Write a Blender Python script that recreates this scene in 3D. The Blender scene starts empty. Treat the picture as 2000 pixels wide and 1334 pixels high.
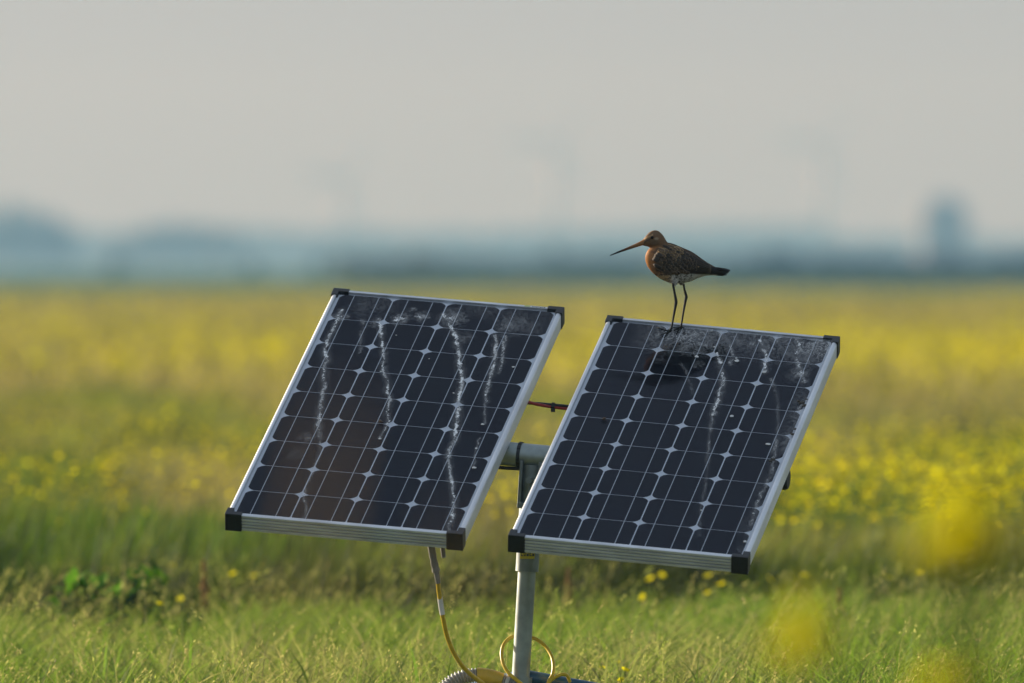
import bpy, bmesh, math, random
import numpy as np
from mathutils import Vector, Matrix

# ------------------------------------------------------------------ camera, sky, sun, exposure
scene = bpy.context.scene
col = scene.collection
R = math.radians
CAM_Z = 1.10
LENS = 500.0
FPX = LENS / 36.0 * 2000.0            # pixels of the photograph per radian
HORIZON = 518.0
PITCH = math.atan((667.0 - HORIZON) / FPX)

cam_data = bpy.data.cameras.new('camera')
cam_data.lens = LENS
cam_data.sensor_width = 36.0
cam_data.clip_start = 0.5
cam_data.clip_end = 20000.0
cam_data.dof.use_dof = True
cam_data.dof.focus_distance = 32.42
cam_data.dof.aperture_fstop = 5.4
cam_data.dof.aperture_blades = 9
cam = bpy.data.objects.new('camera', cam_data)
col.objects.link(cam)
cam.location = (0, 0, CAM_Z)
cam.rotation_euler = (R(90) - PITCH, 0, 0)
scene.camera = cam

SUN_EL = R(16.0)
SUN_BEHIND = R(40.0)                  # behind the subject, measured from due left
sun_dir = Vector((-math.cos(SUN_BEHIND) * math.cos(SUN_EL), math.sin(SUN_BEHIND) * math.cos(SUN_EL), math.sin(SUN_EL)))

world = bpy.data.worlds.new('World')
scene.world = world
world.use_nodes = True
wn = world.node_tree
wn.nodes.clear()
sky = wn.nodes.new('ShaderNodeTexSky')
sky.sky_type = 'NISHITA'
sky.sun_disc = False
sky.sun_elevation = SUN_EL
sky.sun_rotation = math.atan2(sun_dir.x, sun_dir.y)
sky.altitude = 0
sky.air_density = 1.0
sky.dust_density = 4.0
sky.ozone_density = 1.5
veil = wn.nodes.new('ShaderNodeMix')
veil.data_type = 'RGBA'
veil.inputs[0].default_value = 0.5
wn.links.new(sky.outputs[0], veil.inputs[6])
veil.inputs[7].default_value = (4.4, 5.15, 6.1, 1)      # thin even high cloud
bg = wn.nodes.new('ShaderNodeBackground')
bg.inputs[1].default_value = 0.076
wo = wn.nodes.new('ShaderNodeOutputWorld')
wn.links.new(veil.outputs[2], bg.inputs[0])
wn.links.new(bg.outputs[0], wo.inputs[0])

sun_data = bpy.data.lights.new('sun', 'SUN')
sun_data.energy = 5.0
sun_data.angle = R(0.5)
sun_data.color = (1.0, 0.90, 0.74)
sun = bpy.data.objects.new('sun', sun_data)
col.objects.link(sun)
sun.rotation_euler = sun_dir.to_track_quat('Z', 'Y').to_euler()

scene.view_settings.view_transform = 'Standard'
scene.view_settings.look = 'None'
scene.view_settings.gamma = 1.0
scene.view_settings.exposure = 0.85
scene.render.engine = 'CYCLES'
scene.cycles.use_denoising = True
scene.cycles.max_bounces = 6
scene.cycles.diffuse_bounces = 3
scene.cycles.transparent_max_bounces = 16
scene.cycles.transmission_bounces = 4
scene.cycles.volume_bounces = 0
scene.cycles.caustics_reflective = False
scene.cycles.caustics_refractive = False

# ------------------------------------------------------------------ helpers
random.seed(7)
rng = np.random.default_rng(7)
cP, sP = math.cos(PITCH), math.sin(PITCH)

def ray(px, py):
    x, y = (px - 1000.0) / FPX, (py - 667.0) / FPX
    return Vector((x, cP - y * sP, -y * cP - sP))

def at(px, py, Y):
    """point of the place seen at pixel (px, py) of the photograph, Y metres ahead"""
    d = ray(px, py)
    return Vector((0, 0, CAM_Z)) + d * (Y / d.y)

def tag(o, label=None, cat=None, group=None, kind=None):
    if label: o['label'] = label
    if cat: o['category'] = cat
    if group: o['group'] = group
    if kind: o['kind'] = kind
    return o

def empty(name, loc=(0, 0, 0), matrix=None):
    o = bpy.data.objects.new(name, None)
    o.empty_display_size = 0.1
    col.objects.link(o)
    if matrix is not None: o.matrix_world = matrix
    else: o.location = loc
    return o

def link(name, mesh, material=None, parent=None, smooth=False):
    if material is not None and not mesh.materials: mesh.materials.append(material)
    if smooth and len(mesh.polygons): mesh.polygons.foreach_set('use_smooth', np.ones(len(mesh.polygons), bool))
    o = bpy.data.objects.new(name, mesh)
    col.objects.link(o)
    if parent is not None: o.parent = parent
    return o

def bm_obj(name, bm, material, parent=None, smooth=False, recalc=True):
    if recalc: bmesh.ops.recalc_face_normals(bm, faces=bm.faces)
    me = bpy.data.meshes.new(name)
    bm.to_mesh(me)
    bm.free()
    return link(name, me, material, parent, smooth)

def np_mesh(name, verts, quads=None, tris=None, colors=None):
    me = bpy.data.meshes.new(name)
    nq = 0 if quads is None else len(quads)
    nt = 0 if tris is None else len(tris)
    me.vertices.add(len(verts))
    me.vertices.foreach_set('co', np.asarray(verts, np.float32).ravel())
    loops = []
    if nq: loops.append(np.asarray(quads, np.int32).ravel())
    if nt: loops.append(np.asarray(tris, np.int32).ravel())
    loops = np.concatenate(loops)
    me.loops.add(len(loops))
    me.loops.foreach_set('vertex_index', loops)
    me.polygons.add(nq + nt)
    starts = np.concatenate([np.arange(nq) * 4, nq * 4 + np.arange(nt) * 3]).astype(np.int32)
    me.polygons.foreach_set('loop_start', starts)
    me.update(calc_edges=True)
    if colors is not None:
        a = me.color_attributes.new('col', 'FLOAT_COLOR', 'POINT')
        c = np.ones((len(verts), 4), np.float32)
        c[:, :3] = colors
        a.data.foreach_set('color', c.ravel())
    return me

def box(bm, lo, hi, M=None):
    vs = [bm.verts.new((x, y, z)) for z in (lo[2], hi[2]) for y in (lo[1], hi[1]) for x in (lo[0], hi[0])]
    for f in ((0, 2, 3, 1), (4, 5, 7, 6), (0, 1, 5, 4), (2, 6, 7, 3), (0, 4, 6, 2), (1, 3, 7, 5)):
        bm.faces.new([vs[i] for i in f])
    if M is not None: bmesh.ops.transform(bm, matrix=M, verts=vs)
    return vs

def smooth_path(pts, n=8):
    pts = [Vector(p) for p in pts]
    if len(pts) < 3 or n < 2: return pts
    P = [pts[0] * 2 - pts[1]] + pts + [pts[-1] * 2 - pts[-2]]
    out = []
    for i in range(1, len(P) - 2):
        a, b, c, d = P[i - 1], P[i], P[i + 1], P[i + 2]
        for k in range(n):
            t = k / n
            out.append(0.5 * ((2 * b) + (c - a) * t + (2 * a - 5 * b + 4 * c - d) * t * t + (3 * b - a - 3 * c + d) * t ** 3))
    out.append(pts[-1])
    return out

def tube(bm, pts, rad, seg=10, cap=True):
    """rad: one radius or a function of 0..1 along the path"""
    pts = [Vector(p) for p in pts]
    n = len(pts)
    rings = []
    t0 = (pts[1] - pts[0]).normalized()
    side = t0.orthogonal().normalized()
    for i, p in enumerate(pts):
        t = (pts[min(i + 1, n - 1)] - pts[max(i - 1, 0)]).normalized()
        side = (side - t * side.dot(t)).normalized()
        up = t.cross(side)
        r = rad(i / (n - 1)) if callable(rad) else rad
        rings.append([bm.verts.new(p + (side * math.cos(a) + up * math.sin(a)) * r) for a in [2 * math.pi * k / seg for k in range(seg)]])
    for a, b in zip(rings, rings[1:]):
        for k in range(seg):
            bm.faces.new((a[k], a[(k + 1) % seg], b[(k + 1) % seg], b[k]))
    if cap:
        bm.faces.new(rings[0][::-1])
        bm.faces.new(rings[-1])

def tube_obj(name, pts, rad, material, parent=None, seg=12, n=1):
    bm = bmesh.new()
    tube(bm, smooth_path(pts, n), rad, seg)
    o = bm_obj(name, bm, material, parent, smooth=True)
    m = o.modifiers.new('edges', 'EDGE_SPLIT'); m.split_angle = R(50)
    return o

def prism(bm, poly, z0, z1, M=None):
    a = [bm.verts.new((x, y, z0)) for x, y in poly]
    b = [bm.verts.new((x, y, z1)) for x, y in poly]
    n = len(poly)
    bm.faces.new(a[::-1]); bm.faces.new(b)
    for i in range(n): bm.faces.new((a[i], a[(i + 1) % n], b[(i + 1) % n], b[i]))
    if M is not None: bmesh.ops.transform(bm, matrix=M, verts=a + b)

def bevel(o, w, seg=2, ang=40):
    m = o.modifiers.new('bevel', 'BEVEL'); m.width = w; m.segments = seg
    m.limit_method = 'ANGLE'; m.angle_limit = R(ang)
    return o

def vnoise(x, y, seed=0):
    """smooth value noise in 0..1, arrays"""
    x = np.asarray(x, float); y = np.asarray(y, float)
    xi, yi = np.floor(x), np.floor(y)
    fx, fy = x - xi, y - yi
    fx, fy = fx * fx * (3 - 2 * fx), fy * fy * (3 - 2 * fy)
    def h(a, b):
        v = np.sin(a * 127.1 + b * 311.7 + seed * 74.7) * 43758.5453
        return v - np.floor(v)
    return (h(xi, yi) * (1 - fx) + h(xi + 1, yi) * fx) * (1 - fy) + (h(xi, yi + 1) * (1 - fx) + h(xi + 1, yi + 1) * fx) * fy

# ------------------------------------------------------------------ materials (procedural)
def nodes(name):
    m = bpy.data.materials.new(name)
    m.use_nodes = True
    nt = m.node_tree
    nt.nodes.clear()
    out = nt.nodes.new('ShaderNodeOutputMaterial')
    return m, nt, out

def plain(name, rgb, rough=0.5, metal=0.0, var=0.25, scale=40.0, bump=0.0, spec=0.5, stretch=None, rgb2=None):
    m, nt, out = nodes(name)
    N, L = nt.nodes.new, nt.links.new
    b = N('ShaderNodeBsdfPrincipled')
    b.inputs['Metallic'].default_value = metal
    b.inputs['Specular IOR Level'].default_value = spec
    tc = N('ShaderNodeTexCoord'); mp = N('ShaderNodeMapping')
    if stretch: mp.inputs['Scale'].default_value = stretch
    L(tc.outputs['Object'], mp.inputs['Vector'])
    nz = N('ShaderNodeTexNoise'); nz.inputs['Scale'].default_value = scale; nz.inputs['Detail'].default_value = 5
    L(mp.outputs[0], nz.inputs['Vector'])
    r = N('ShaderNodeValToRGB')
    lo = [c * (1 - var) for c in rgb]; hi = [min(1, c * (1 + var)) for c in (rgb2 or rgb)]
    r.color_ramp.elements[0].position = 0.3; r.color_ramp.elements[1].position = 0.7
    r.color_ramp.elements[0].color = (*lo, 1); r.color_ramp.elements[1].color = (*hi, 1)
    L(nz.outputs['Fac'], r.inputs['Fac'])
    L(r.outputs['Color'], b.inputs['Base Color'])
    mr = N('ShaderNodeMapRange'); mr.inputs['To Min'].default_value = max(0.02, rough * 0.8); mr.inputs['To Max'].default_value = min(1, rough * 1.2)
    L(nz.outputs['Fac'], mr.inputs['Value']); L(mr.outputs[0], b.inputs['Roughness'])
    if bump:
        bp = N('ShaderNodeBump'); bp.inputs['Strength'].default_value = bump; bp.inputs['Distance'].default_value = 0.002
        L(nz.outputs['Fac'], bp.inputs['Height']); L(bp.outputs[0], b.inputs['Normal'])
    L(b.outputs[0], out.inputs['Surface'])
    return m

def leafy(name, trans=0.4, tint=(1, 1, 1), rough=0.6, gloss=0.015):
    """vertex-coloured leaf or petal that lets light through"""
    m, nt, out = nodes(name)
    N, L = nt.nodes.new, nt.links.new
    a = N('ShaderNodeVertexColor'); a.layer_name = 'col'
    mul = N('ShaderNodeMix'); mul.data_type = 'RGBA'; mul.blend_type = 'MULTIPLY'; mul.inputs[0].default_value = 1
    L(a.outputs['Color'], mul.inputs[6]); mul.inputs[7].default_value = (*tint, 1)
    d = N('ShaderNodeBsdfDiffuse'); t = N('ShaderNodeBsdfTranslucent'); mx = N('ShaderNodeMixShader')
    L(mul.outputs[2], d.inputs['Color']); L(mul.outputs[2], t.inputs['Color'])
    mx.inputs[0].default_value = trans
    L(d.outputs[0], mx.inputs[1]); L(t.outputs[0], mx.inputs[2])
    g = N('ShaderNodeBsdfGlossy'); g.inputs['Roughness'].default_value = rough; g.inputs['Color'].default_value = (0.8, 0.8, 0.8, 1)
    mg = N('ShaderNodeMixShader'); mg.inputs[0].default_value = gloss
    L(mx.outputs[0], mg.inputs[1]); L(g.outputs[0], mg.inputs[2])
    L(mg.outputs[0], out.inputs['Surface'])
    return m

M = {}
M['alu'] = plain('anodised_aluminium', (0.69, 0.71, 0.74), 0.48, 0.55, 0.20, 60, stretch=(0.2, 1, 1))
M['alu_side'] = plain('brushed_aluminium', (0.72, 0.74, 0.77), 0.45, 0.5, 0.18, 25, stretch=(1, 0.15, 1))
M['cap'] = plain('black_plastic', (0.012, 0.012, 0.013), 0.5, 0, 0.3, 80)
M['backsheet'] = plain('white_backsheet', (0.76, 0.79, 0.85), 0.6, 0, 0.04, 12)
M['cell'] = plain('silicon_cell', (0.0045, 0.0045, 0.010), 0.5, 0, 0.35, 9, spec=0.05)
M['ribbon'] = plain('tinned_ribbon', (0.62, 0.65, 0.70), 0.5, 0.2, 0.1, 60)
M['galv'] = plain('galvanised_steel', (0.31, 0.35, 0.34), 0.42, 0.5, 0.25, 22, bump=0.15)
M['galv_fit'] = plain('galvanised_casting', (0.22, 0.25, 0.25), 0.5, 0.5, 0.3, 30, bump=0.3)
M['black_rubber'] = plain('black_rubber', (0.014, 0.014, 0.015), 0.55, 0, 0.2, 90)
M['red_ins'] = plain('red_insulation', (0.30, 0.015, 0.012), 0.4, 0, 0.15, 90)
M['yellow_ins'] = plain('yellow_insulation', (0.82, 0.55, 0.025), 0.38, 0, 0.12, 60)
M['grey_plastic'] = plain('grey_plastic', (0.16, 0.15, 0.13), 0.5, 0, 0.2, 60)
M['hose'] = plain('grey_hose', (0.38, 0.38, 0.37), 0.5, 0, 0.15, 50)
M['tape'] = plain('yellow_tape', (0.66, 0.46, 0.05), 0.45, 0, 0.12, 40)
M['white_plastic'] = plain('white_plastic', (0.66, 0.64, 0.60), 0.5, 0, 0.1, 40)
M['blue_pipe'] = plain('blue_paint', (0.045, 0.12, 0.22), 0.35, 0, 0.3, 30)
M['label_yellow'] = plain('label_yellow', (0.62, 0.50, 0.02), 0.5, 0, 0.1, 60)
M['label_white'] = plain('label_white', (0.70, 0.72, 0.72), 0.5, 0, 0.05, 60)
M['label_green'] = plain('label_green', (0.42, 0.52, 0.14), 0.5, 0, 0.1, 60)
M['ink'] = plain('printed_ink', (0.02, 0.02, 0.03), 0.6, 0, 0.1, 60)
M['dropping'] = plain('dried_dropping', (0.72, 0.72, 0.70), 0.85, 0, 0.15, 300, bump=0.5)
M['insect'] = plain('brown_insect', (0.10, 0.05, 0.02), 0.4, 0, 0.4, 300)
M['crumb'] = plain('dirt_crumb', (0.05, 0.04, 0.03), 0.9, 0, 0.5, 300)
M['bark'] = plain('bark', (0.10, 0.08, 0.06), 0.9, 0, 0.3, 3)
M['wall'] = plain('grey_wall', (0.17, 0.19, 0.21), 0.7, 0, 0.15, 0.5)
M['turbine'] = plain('turbine_paint', (0.42, 0.44, 0.46), 0.5, 0, 0.04, 0.2)
M['leaf'] = leafy('leaf', 0.42)
M['grass'] = leafy('grass_blade', 0.58)
M['petal'] = leafy('petal', 0.62, gloss=0.01)
M['crown'] = leafy('tree_leaf', 0.30, gloss=0.02)
M['feather'] = leafy('feather', 0.05, gloss=0.03)

def glass_material():
    m, nt, out = nodes('panel_glass')
    N, L = nt.nodes.new, nt.links.new
    fr = N('ShaderNodeFresnel'); fr.inputs['IOR'].default_value = 1.155   # anti-reflective solar glass
    t = N('ShaderNodeBsdfTransparent'); t.inputs[0].default_value = (0.96, 0.97, 0.97, 1)
    g = N('ShaderNodeBsdfGlossy'); g.inputs['Roughness'].default_value = 0.085; g.inputs['Color'].default_value = (0.86, 0.88, 1.0, 1)
    mx = N('ShaderNodeMixShader')
    L(fr.outputs[0], mx.inputs[0]); L(t.outputs[0], mx.inputs[1]); L(g.outputs[0], mx.inputs[2])
    L(mx.outputs[0], out.inputs['Surface'])
    return m
M['glass'] = glass_material()

def film_material():
    """dried droppings and dust: how much lies where is in 'col' (r: crust, g: haze)"""
    m, nt, out = nodes('dried_film')
    N, L = nt.nodes.new, nt.links.new
    a = N('ShaderNodeVertexColor'); a.layer_name = 'col'
    sep = N('ShaderNodeSeparateColor'); L(a.outputs['Color'], sep.inputs[0])
    tc = N('ShaderNodeTexCoord')
    def noise(scale, detail, st=(1, 1, 1), dist=0.0):
        mp = N('ShaderNodeMapping'); mp.inputs['Scale'].default_value = st
        L(tc.outputs['Object'], mp.inputs['Vector'])
        n = N('ShaderNodeTexNoise'); n.inputs['Scale'].default_value = scale; n.inputs['Detail'].default_value = detail; n.inputs['Roughness'].default_value = 0.7; n.inputs['Distortion'].default_value = dist
        L(mp.outputs[0], n.inputs['Vector'])
        return n.outputs['Fac']
    def math_(op, x, y=None):
        n = N('ShaderNodeMath'); n.operation = op
        for k, v in enumerate((x, y)):
            if v is None: continue
            if isinstance(v, (int, float)): n.inputs[k].default_value = v
            else: L(v, n.inputs[k])
        n.use_clamp = False
        return n.outputs[0]
    speck = noise(300, 4, (1, 0.5, 1))
    # crust: speckle above a threshold that falls as the crust thickens
    thr = math_('SUBTRACT', 0.85, math_('MULTIPLY', sep.outputs[0], 0.46))
    mr = N('ShaderNodeMapRange'); mr.interpolation_type = 'SMOOTHSTEP'
    L(speck, mr.inputs['Value']); L(thr, mr.inputs['From Min']); L(math_('ADD', thr, 0.07), mr.inputs['From Max'])
    crust = math_('MULTIPLY', mr.outputs[0], math_('MINIMUM', math_('MULTIPLY', sep.outputs[0], 6.0), 0.92))
    cloud = noise(70, 7, (1, 0.6, 1), 2.2)
    mh = N('ShaderNodeMapRange'); mh.inputs['From Min'].default_value = 0.42; mh.inputs['From Max'].default_value = 0.75
    L(cloud, mh.inputs['Value'])
    haze = math_('MULTIPLY', mh.outputs[0], sep.outputs[1])
    mb = N('ShaderNodeMapRange'); mb.inputs['From Min'].default_value = 0.34; mb.inputs['From Max'].default_value = 0.66; mb.inputs['To Min'].default_value = 0.06; mb.inputs['To Max'].default_value = 1.0
    L(noise(210, 3, (1, 0.35, 1), 0.6), mb.inputs['Value'])
    run = math_('MULTIPLY', mb.outputs[0], sep.outputs[2])
    alpha = math_('MINIMUM', math_('MAXIMUM', math_('MAXIMUM', crust, haze), run), 1.0)
    d = N('ShaderNodeBsdfDiffuse')
    cr = N('ShaderNodeValToRGB'); cr.color_ramp.elements[0].color = (0.74, 0.74, 0.73, 1); cr.color_ramp.elements[1].color = (0.90, 0.90, 0.89, 1)
    L(crust, cr.inputs[0]); L(cr.outputs[0], d.inputs[0])
    t = N('ShaderNodeBsdfTransparent'); mx = N('ShaderNodeMixShader')
    L(alpha, mx.inputs[0]); L(t.outputs[0], mx.inputs[1]); L(d.outputs[0], mx.inputs[2])
    L(mx.outputs[0], out.inputs['Surface'])
    return m
M['film'] = film_material()

def ground_material():
    m, nt, out = nodes('meadow_soil')
    N, L = nt.nodes.new, nt.links.new
    b = N('ShaderNodeBsdfDiffuse')
    tc = N('ShaderNodeTexCoord')
    def noise(scale, st):
        mp = N('ShaderNodeMapping'); mp.inputs['Scale'].default_value = st
        L(tc.outputs['Object'], mp.inputs['Vector'])
        n = N('ShaderNodeTexNoise'); n.inputs['Scale'].default_value = scale; n.inputs['Detail'].default_value = 6
        L(mp.outputs[0], n.inputs['Vector'])
        return n.outputs['Fac']
    def ramp(v, stops):
        r = N('ShaderNodeValToRGB')
        while len(r.color_ramp.elements) < len(stops): r.color_ramp.elements.new(0.5)
        for e, (p, c) in zip(r.color_ramp.elements, stops): e.position = p; e.color = (*c, 1)
        L(v, r.inputs[0]); return r.outputs[0]
    base = ramp(noise(3.0, (1, 1, 1)), [(0.3, (0.045, 0.06, 0.016)), (0.55, (0.085, 0.095, 0.028)), (0.75, (0.13, 0.115, 0.05))])
    yel = ramp(noise(0.05, (1, 0.25, 1)), [(0.35, (0.10, 0.105, 0.03)), (0.5, (0.16, 0.145, 0.03)), (0.68, (0.24, 0.19, 0.02))])
    # flowers take over from the bare sward as the field recedes past the built tufts
    sx = N('ShaderNodeSeparateXYZ'); L(tc.outputs['Object'], sx.inputs[0])
    mr = N('ShaderNodeMapRange'); mr.inputs['From Min'].default_value = 70; mr.inputs['From Max'].default_value = 130
    L(sx.outputs['Y'], mr.inputs['Value'])
    mx = N('ShaderNodeMix'); mx.data_type = 'RGBA'
    L(mr.outputs[0], mx.inputs[0]); L(base, mx.inputs[6]); L(yel, mx.inputs[7])
    far = N('ShaderNodeMapRange'); far.inputs['From Min'].default_value = 190; far.inputs['From Max'].default_value = 420
    L(sx.outputs['Y'], far.inputs['Value'])
    mx2 = N('ShaderNodeMix'); mx2.data_type = 'RGBA'
    L(far.outputs[0], mx2.inputs[0]); L(mx.outputs[2], mx2.inputs[6]); mx2.inputs[7].default_value = (0.055, 0.095, 0.022, 1)
    L(mx2.outputs[2], b.inputs[0])
    L(b.outputs[0], out.inputs['Surface'])
    return m
M['ground'] = ground_material()
PANEL={'L': {'c': [-0.26148, 32.37326, 0.76559], 'u': [0.98021, -0.1803, -0.08173], 'v': [-0.19788, -0.88001, -0.43177], 'n': [-0.00592, -0.43939, 0.89828]}, 'R': {'c': [0.37264, 32.22672, 0.70948], 'u': [0.98057, -0.17426, -0.09009], 'v': [-0.19604, -0.8875, -0.41703], 'n': [0.00729, -0.42659, 0.90442]}}
DIRT={'L': {'st': [(0.0127, 1.0, 0.75, [(-0.2306, 0.4806), (-0.2322, 0.4314), (-0.2293, 0.3615), (-0.2303, 0.3208), (-0.2272, 0.2729), (-0.2088, 0.2147), (-0.2053, 0.1538), (-0.1892, 0.0954), (-0.1808, 0.0226), (-0.169, -0.0546), (-0.1561, -0.1312), (-0.1434, -0.1682)]), (0.0069, 0.55, 0.45, [(-0.1434, -0.1682), (-0.13, -0.2363), (-0.1233, -0.3445), (-0.1218, -0.4065), (-0.1158, -0.4674), (-0.1016, -0.5111), (-0.095, -0.5639)]), (0.0104, 1.0, 0.85, [(-0.1371, 0.4494), (-0.1187, 0.3906), (-0.0994, 0.3106), (-0.0812, 0.2469), (-0.075, 0.1945), (-0.0488, 0.1381), (-0.0425, 0.0913), (-0.0232, 0.0392), (-0.0217, -0.0134), (-0.0081, -0.0557)]), (0.0069, 0.8, 0.7, [(-0.0081, -0.0557), (-0.0098, -0.0929), (-0.0094, -0.1454)]), (0.0127, 1.0, 1.0, [(0.0049, 0.5034), (0.0496, 0.409), (0.0743, 0.3301), (0.0936, 0.2532), (0.1157, 0.1746), (0.1235, 0.0962), (0.1345, 0.0427), (0.1441, -0.0216), (0.1587, -0.1214)]), (0.0104, 1.0, 0.9, [(0.1587, -0.1214), (0.1565, -0.1741), (0.1709, -0.2497), (0.1974, -0.3382), (0.223, -0.4341), (0.2315, -0.5096), (0.2362, -0.5778)]), (0.0104, 0.85, 0.7, [(0.145, 0.4189), (0.1627, 0.3199), (0.1715, 0.2412), (0.1788, 0.1466), (0.19, 0.0797)]), (0.0069, 0.6, 0.4, [(0.19, 0.0797), (0.2088, -0.0304)]), (0.0058, 0.5, 0.45, [(0.2119, -0.1034), (0.2153, -0.1551), (0.2242, -0.2161), (0.2308, -0.254)]), (0.0104, 0.75, 0.5, [(0.1669, 0.4177), (0.1817, 0.2967), (0.1873, 0.2282)]), (0.0092, 0.45, 0.3, [(-0.1736, 0.4398), (-0.1619, 0.4013), (-0.1594, 0.3613), (-0.1437, 0.2699)])], 'sp': [(-0.0894, 0.4639, 0.015, 0.9), (-0.0435, 0.4807, 0.0115, 1.0), (-0.0749, 0.5155, 0.0058, 0.7), (-0.1875, 0.5051, 0.0162, 0.35), (0.0301, 0.4865, 0.0231, 0.75), (0.1711, 0.4861, 0.03, 0.5), (0.1556, 0.4615, 0.0162, 0.6), (-0.2275, 0.4377, 0.0127, 0.8), (0.0736, 0.3919, 0.0139, 0.4), (0.2193, 0.4736, 0.0231, 0.25), (-0.172, -0.1736, 0.0139, 0.3), (-0.1785, -0.2534, 0.0139, 0.25), (-0.1385, 0.4274, 0.0115, 0.6)], 'lu': [(-0.0089, -0.1479, 0.0035), (0.2303, -0.2514, 0.0046), (0.2153, -0.1551, 0.0029), (0.2167, 0.2658, 0.0035), (0.0181, 0.2711, 0.0017), (0.2059, -0.0336, 0.0035), (0.1088, 0.1094, 0.0023), (-0.0807, 0.3762, 0.0017), (-0.0768, 0.1861, 0.0023)]}, 'R': {'st': [(0.0115, 0.9, 0.95, [(0.0124, 0.4451), (0.03, 0.3823), (0.0425, 0.3407), (0.0527, 0.2988), (0.0546, 0.2441), (0.0595, 0.1794), (0.0607, 0.1222)]), (0.0092, 0.5, 0.35, [(0.0607, 0.1222), (0.0674, 0.061), (0.0778, -0.0073), (0.0854, -0.0544), (0.0927, -0.1122)]), (0.0081, 0.28, 0.15, [(0.0927, -0.1122), (0.104, -0.185), (0.1174, -0.2944), (0.1275, -0.3853), (0.1459, -0.4897)]), (0.0115, 0.9, 1.0, [(0.0965, 0.5328), (0.1085, 0.4936), (0.1233, 0.4523), (0.1312, 0.3958), (0.135, 0.369)]), (0.0162, 0.8, 0.7, [(0.1831, 0.5432), (0.1945, 0.4538), (0.2127, 0.3996), (0.2334, 0.3378)]), (0.0092, 0.28, 0.2, [(0.1562, 0.3376), (0.1793, 0.2628), (0.2001, 0.1878), (0.2162, 0.0931), (0.2264, 0.0247), (0.2272, -0.0184)]), (0.0104, 0.6, 0.5, [(0.2243, 0.0297), (0.2384, -0.0862), (0.2453, -0.1626), (0.2414, -0.2757), (0.2453, -0.3917), (0.2499, -0.4673)]), (0.0104, 0.7, 0.5, [(0.0298, 0.4989), (0.0378, 0.4756), (0.0488, 0.4418), (0.0507, 0.3867)]), (0.0092, 0.25, 0.2, [(-0.0569, 0.3691), (-0.028, 0.2979), (-0.0045, 0.2232)]), (0.0115, 0.5, 0.4, [(0.2473, 0.2281), (0.2525, 0.1145), (0.2519, 0.0655), (0.2506, -0.0242)])], 'sp': [(-0.0372, 0.4483, 0.0139, 0.6), (-0.0696, 0.4552, 0.0185, 0.45), (-0.1024, 0.4704, 0.0231, 0.35), (-0.1545, 0.4926, 0.0208, 0.3), (0.12, 0.4961, 0.0162, 0.7), (0.0816, 0.5101, 0.0231, 0.45), (0.0509, 0.5146, 0.0208, 0.4), (0.0206, 0.5164, 0.0185, 0.4), (0.1708, 0.4793, 0.0208, 0.4), (0.2216, 0.4624, 0.0254, 0.45), (0.2301, 0.5477, 0.0254, 0.5), (0.2131, 0.3775, 0.0185, 0.6), (-0.0139, 0.509, 0.0231, 0.35), (-0.065, 0.5259, 0.0254, 0.35), (0.2542, 0.2488, 0.0115, 0.55), (0.1414, 0.5425, 0.0231, 0.45), (0.2501, 0.0434, 0.0092, 0.4), (-0.1112, 0.3906, 0.0139, 0.15), (0.2089, 0.599, 0.0185, 0.35), (-0.0191, 0.3772, 0.0092, 0.4)], 'lu': [(0.1038, 0.1261, 0.0046), (0.2109, -0.0003, 0.0052), (0.0623, 0.4142, 0.0052), (-0.0005, 0.4757, 0.0029), (0.2499, -0.4989, 0.004), (0.135, 0.369, 0.004), (-0.0312, 0.4162, 0.0046), (0.0607, 0.1222, 0.0029), (0.0587, 0.4273, 0.0023), (0.1259, -0.3644, 0.0023), (0.2432, -0.3551, 0.0023), (0.1293, 0.296, 0.0035)]}}
# ------------------------------------------------------------------ ground
def gz(x, y):
    """height of the ground: a flat polder with a low bank where the photographer lies"""
    y = np.asarray(y, float)
    t = np.clip((29.0 - y) / 15.0, 0, 1)
    return 0.46 * t * t * (3 - 2 * t) + 0.02 * (vnoise(np.asarray(x) * 0.6, y * 0.6, 3) - 0.5) * (y < 400)

def make_ground():
    ys = np.concatenate([np.arange(-60, 0, 10), np.arange(0, 60, 1.0), np.arange(60, 200, 5), np.arange(200, 1000, 40), np.arange(1000, 5401, 200)])
    xr = np.concatenate([np.arange(0, 8, 0.5), np.arange(8, 40, 4), np.arange(40, 200, 20), np.arange(200, 1201, 100)])
    xs = np.concatenate([-xr[:0:-1], xr])
    XX, YY = np.meshgrid(xs, ys)
    V = np.stack([XX, YY, gz(XX, YY)], -1).reshape(-1, 3)
    nx, ny = len(xs), len(ys)
    i = (np.arange(ny - 1)[:, None] * nx + np.arange(nx - 1)[None]).ravel()
    me = np_mesh('meadow', V, np.stack([i, i + 1, i + nx + 1, i + nx], 1))
    o = link('ground', me, M['ground'], smooth=True)
    tag(o, 'flat buttercup meadow stretching to the hazy horizon', None, kind='structure')
make_ground()

# ------------------------------------------------------------------ haze: the air itself
def make_haze():
    bm = bmesh.new()
    box(bm, (-1300, -90, -1.2), (1300, 5500, 72))
    m, nt, out = nodes('summer_haze')
    v = nt.nodes.new('ShaderNodeVolumePrincipled')
    v.inputs['Color'].default_value = (0.106, 0.224, 0.352, 1)
    v.inputs['Absorption Color'].default_value = (0.808, 0.461, 0.179, 1)
    v.inputs['Density'].default_value = 0.0005
    v.inputs['Anisotropy'].default_value = 0.25
    nt.links.new(v.outputs[0], out.inputs['Volume'])
    o = bm_obj('haze', bm, m)
    tag(o, 'pale blue summer haze filling the air over the meadow', None, kind='stuff')
make_haze()

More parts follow.
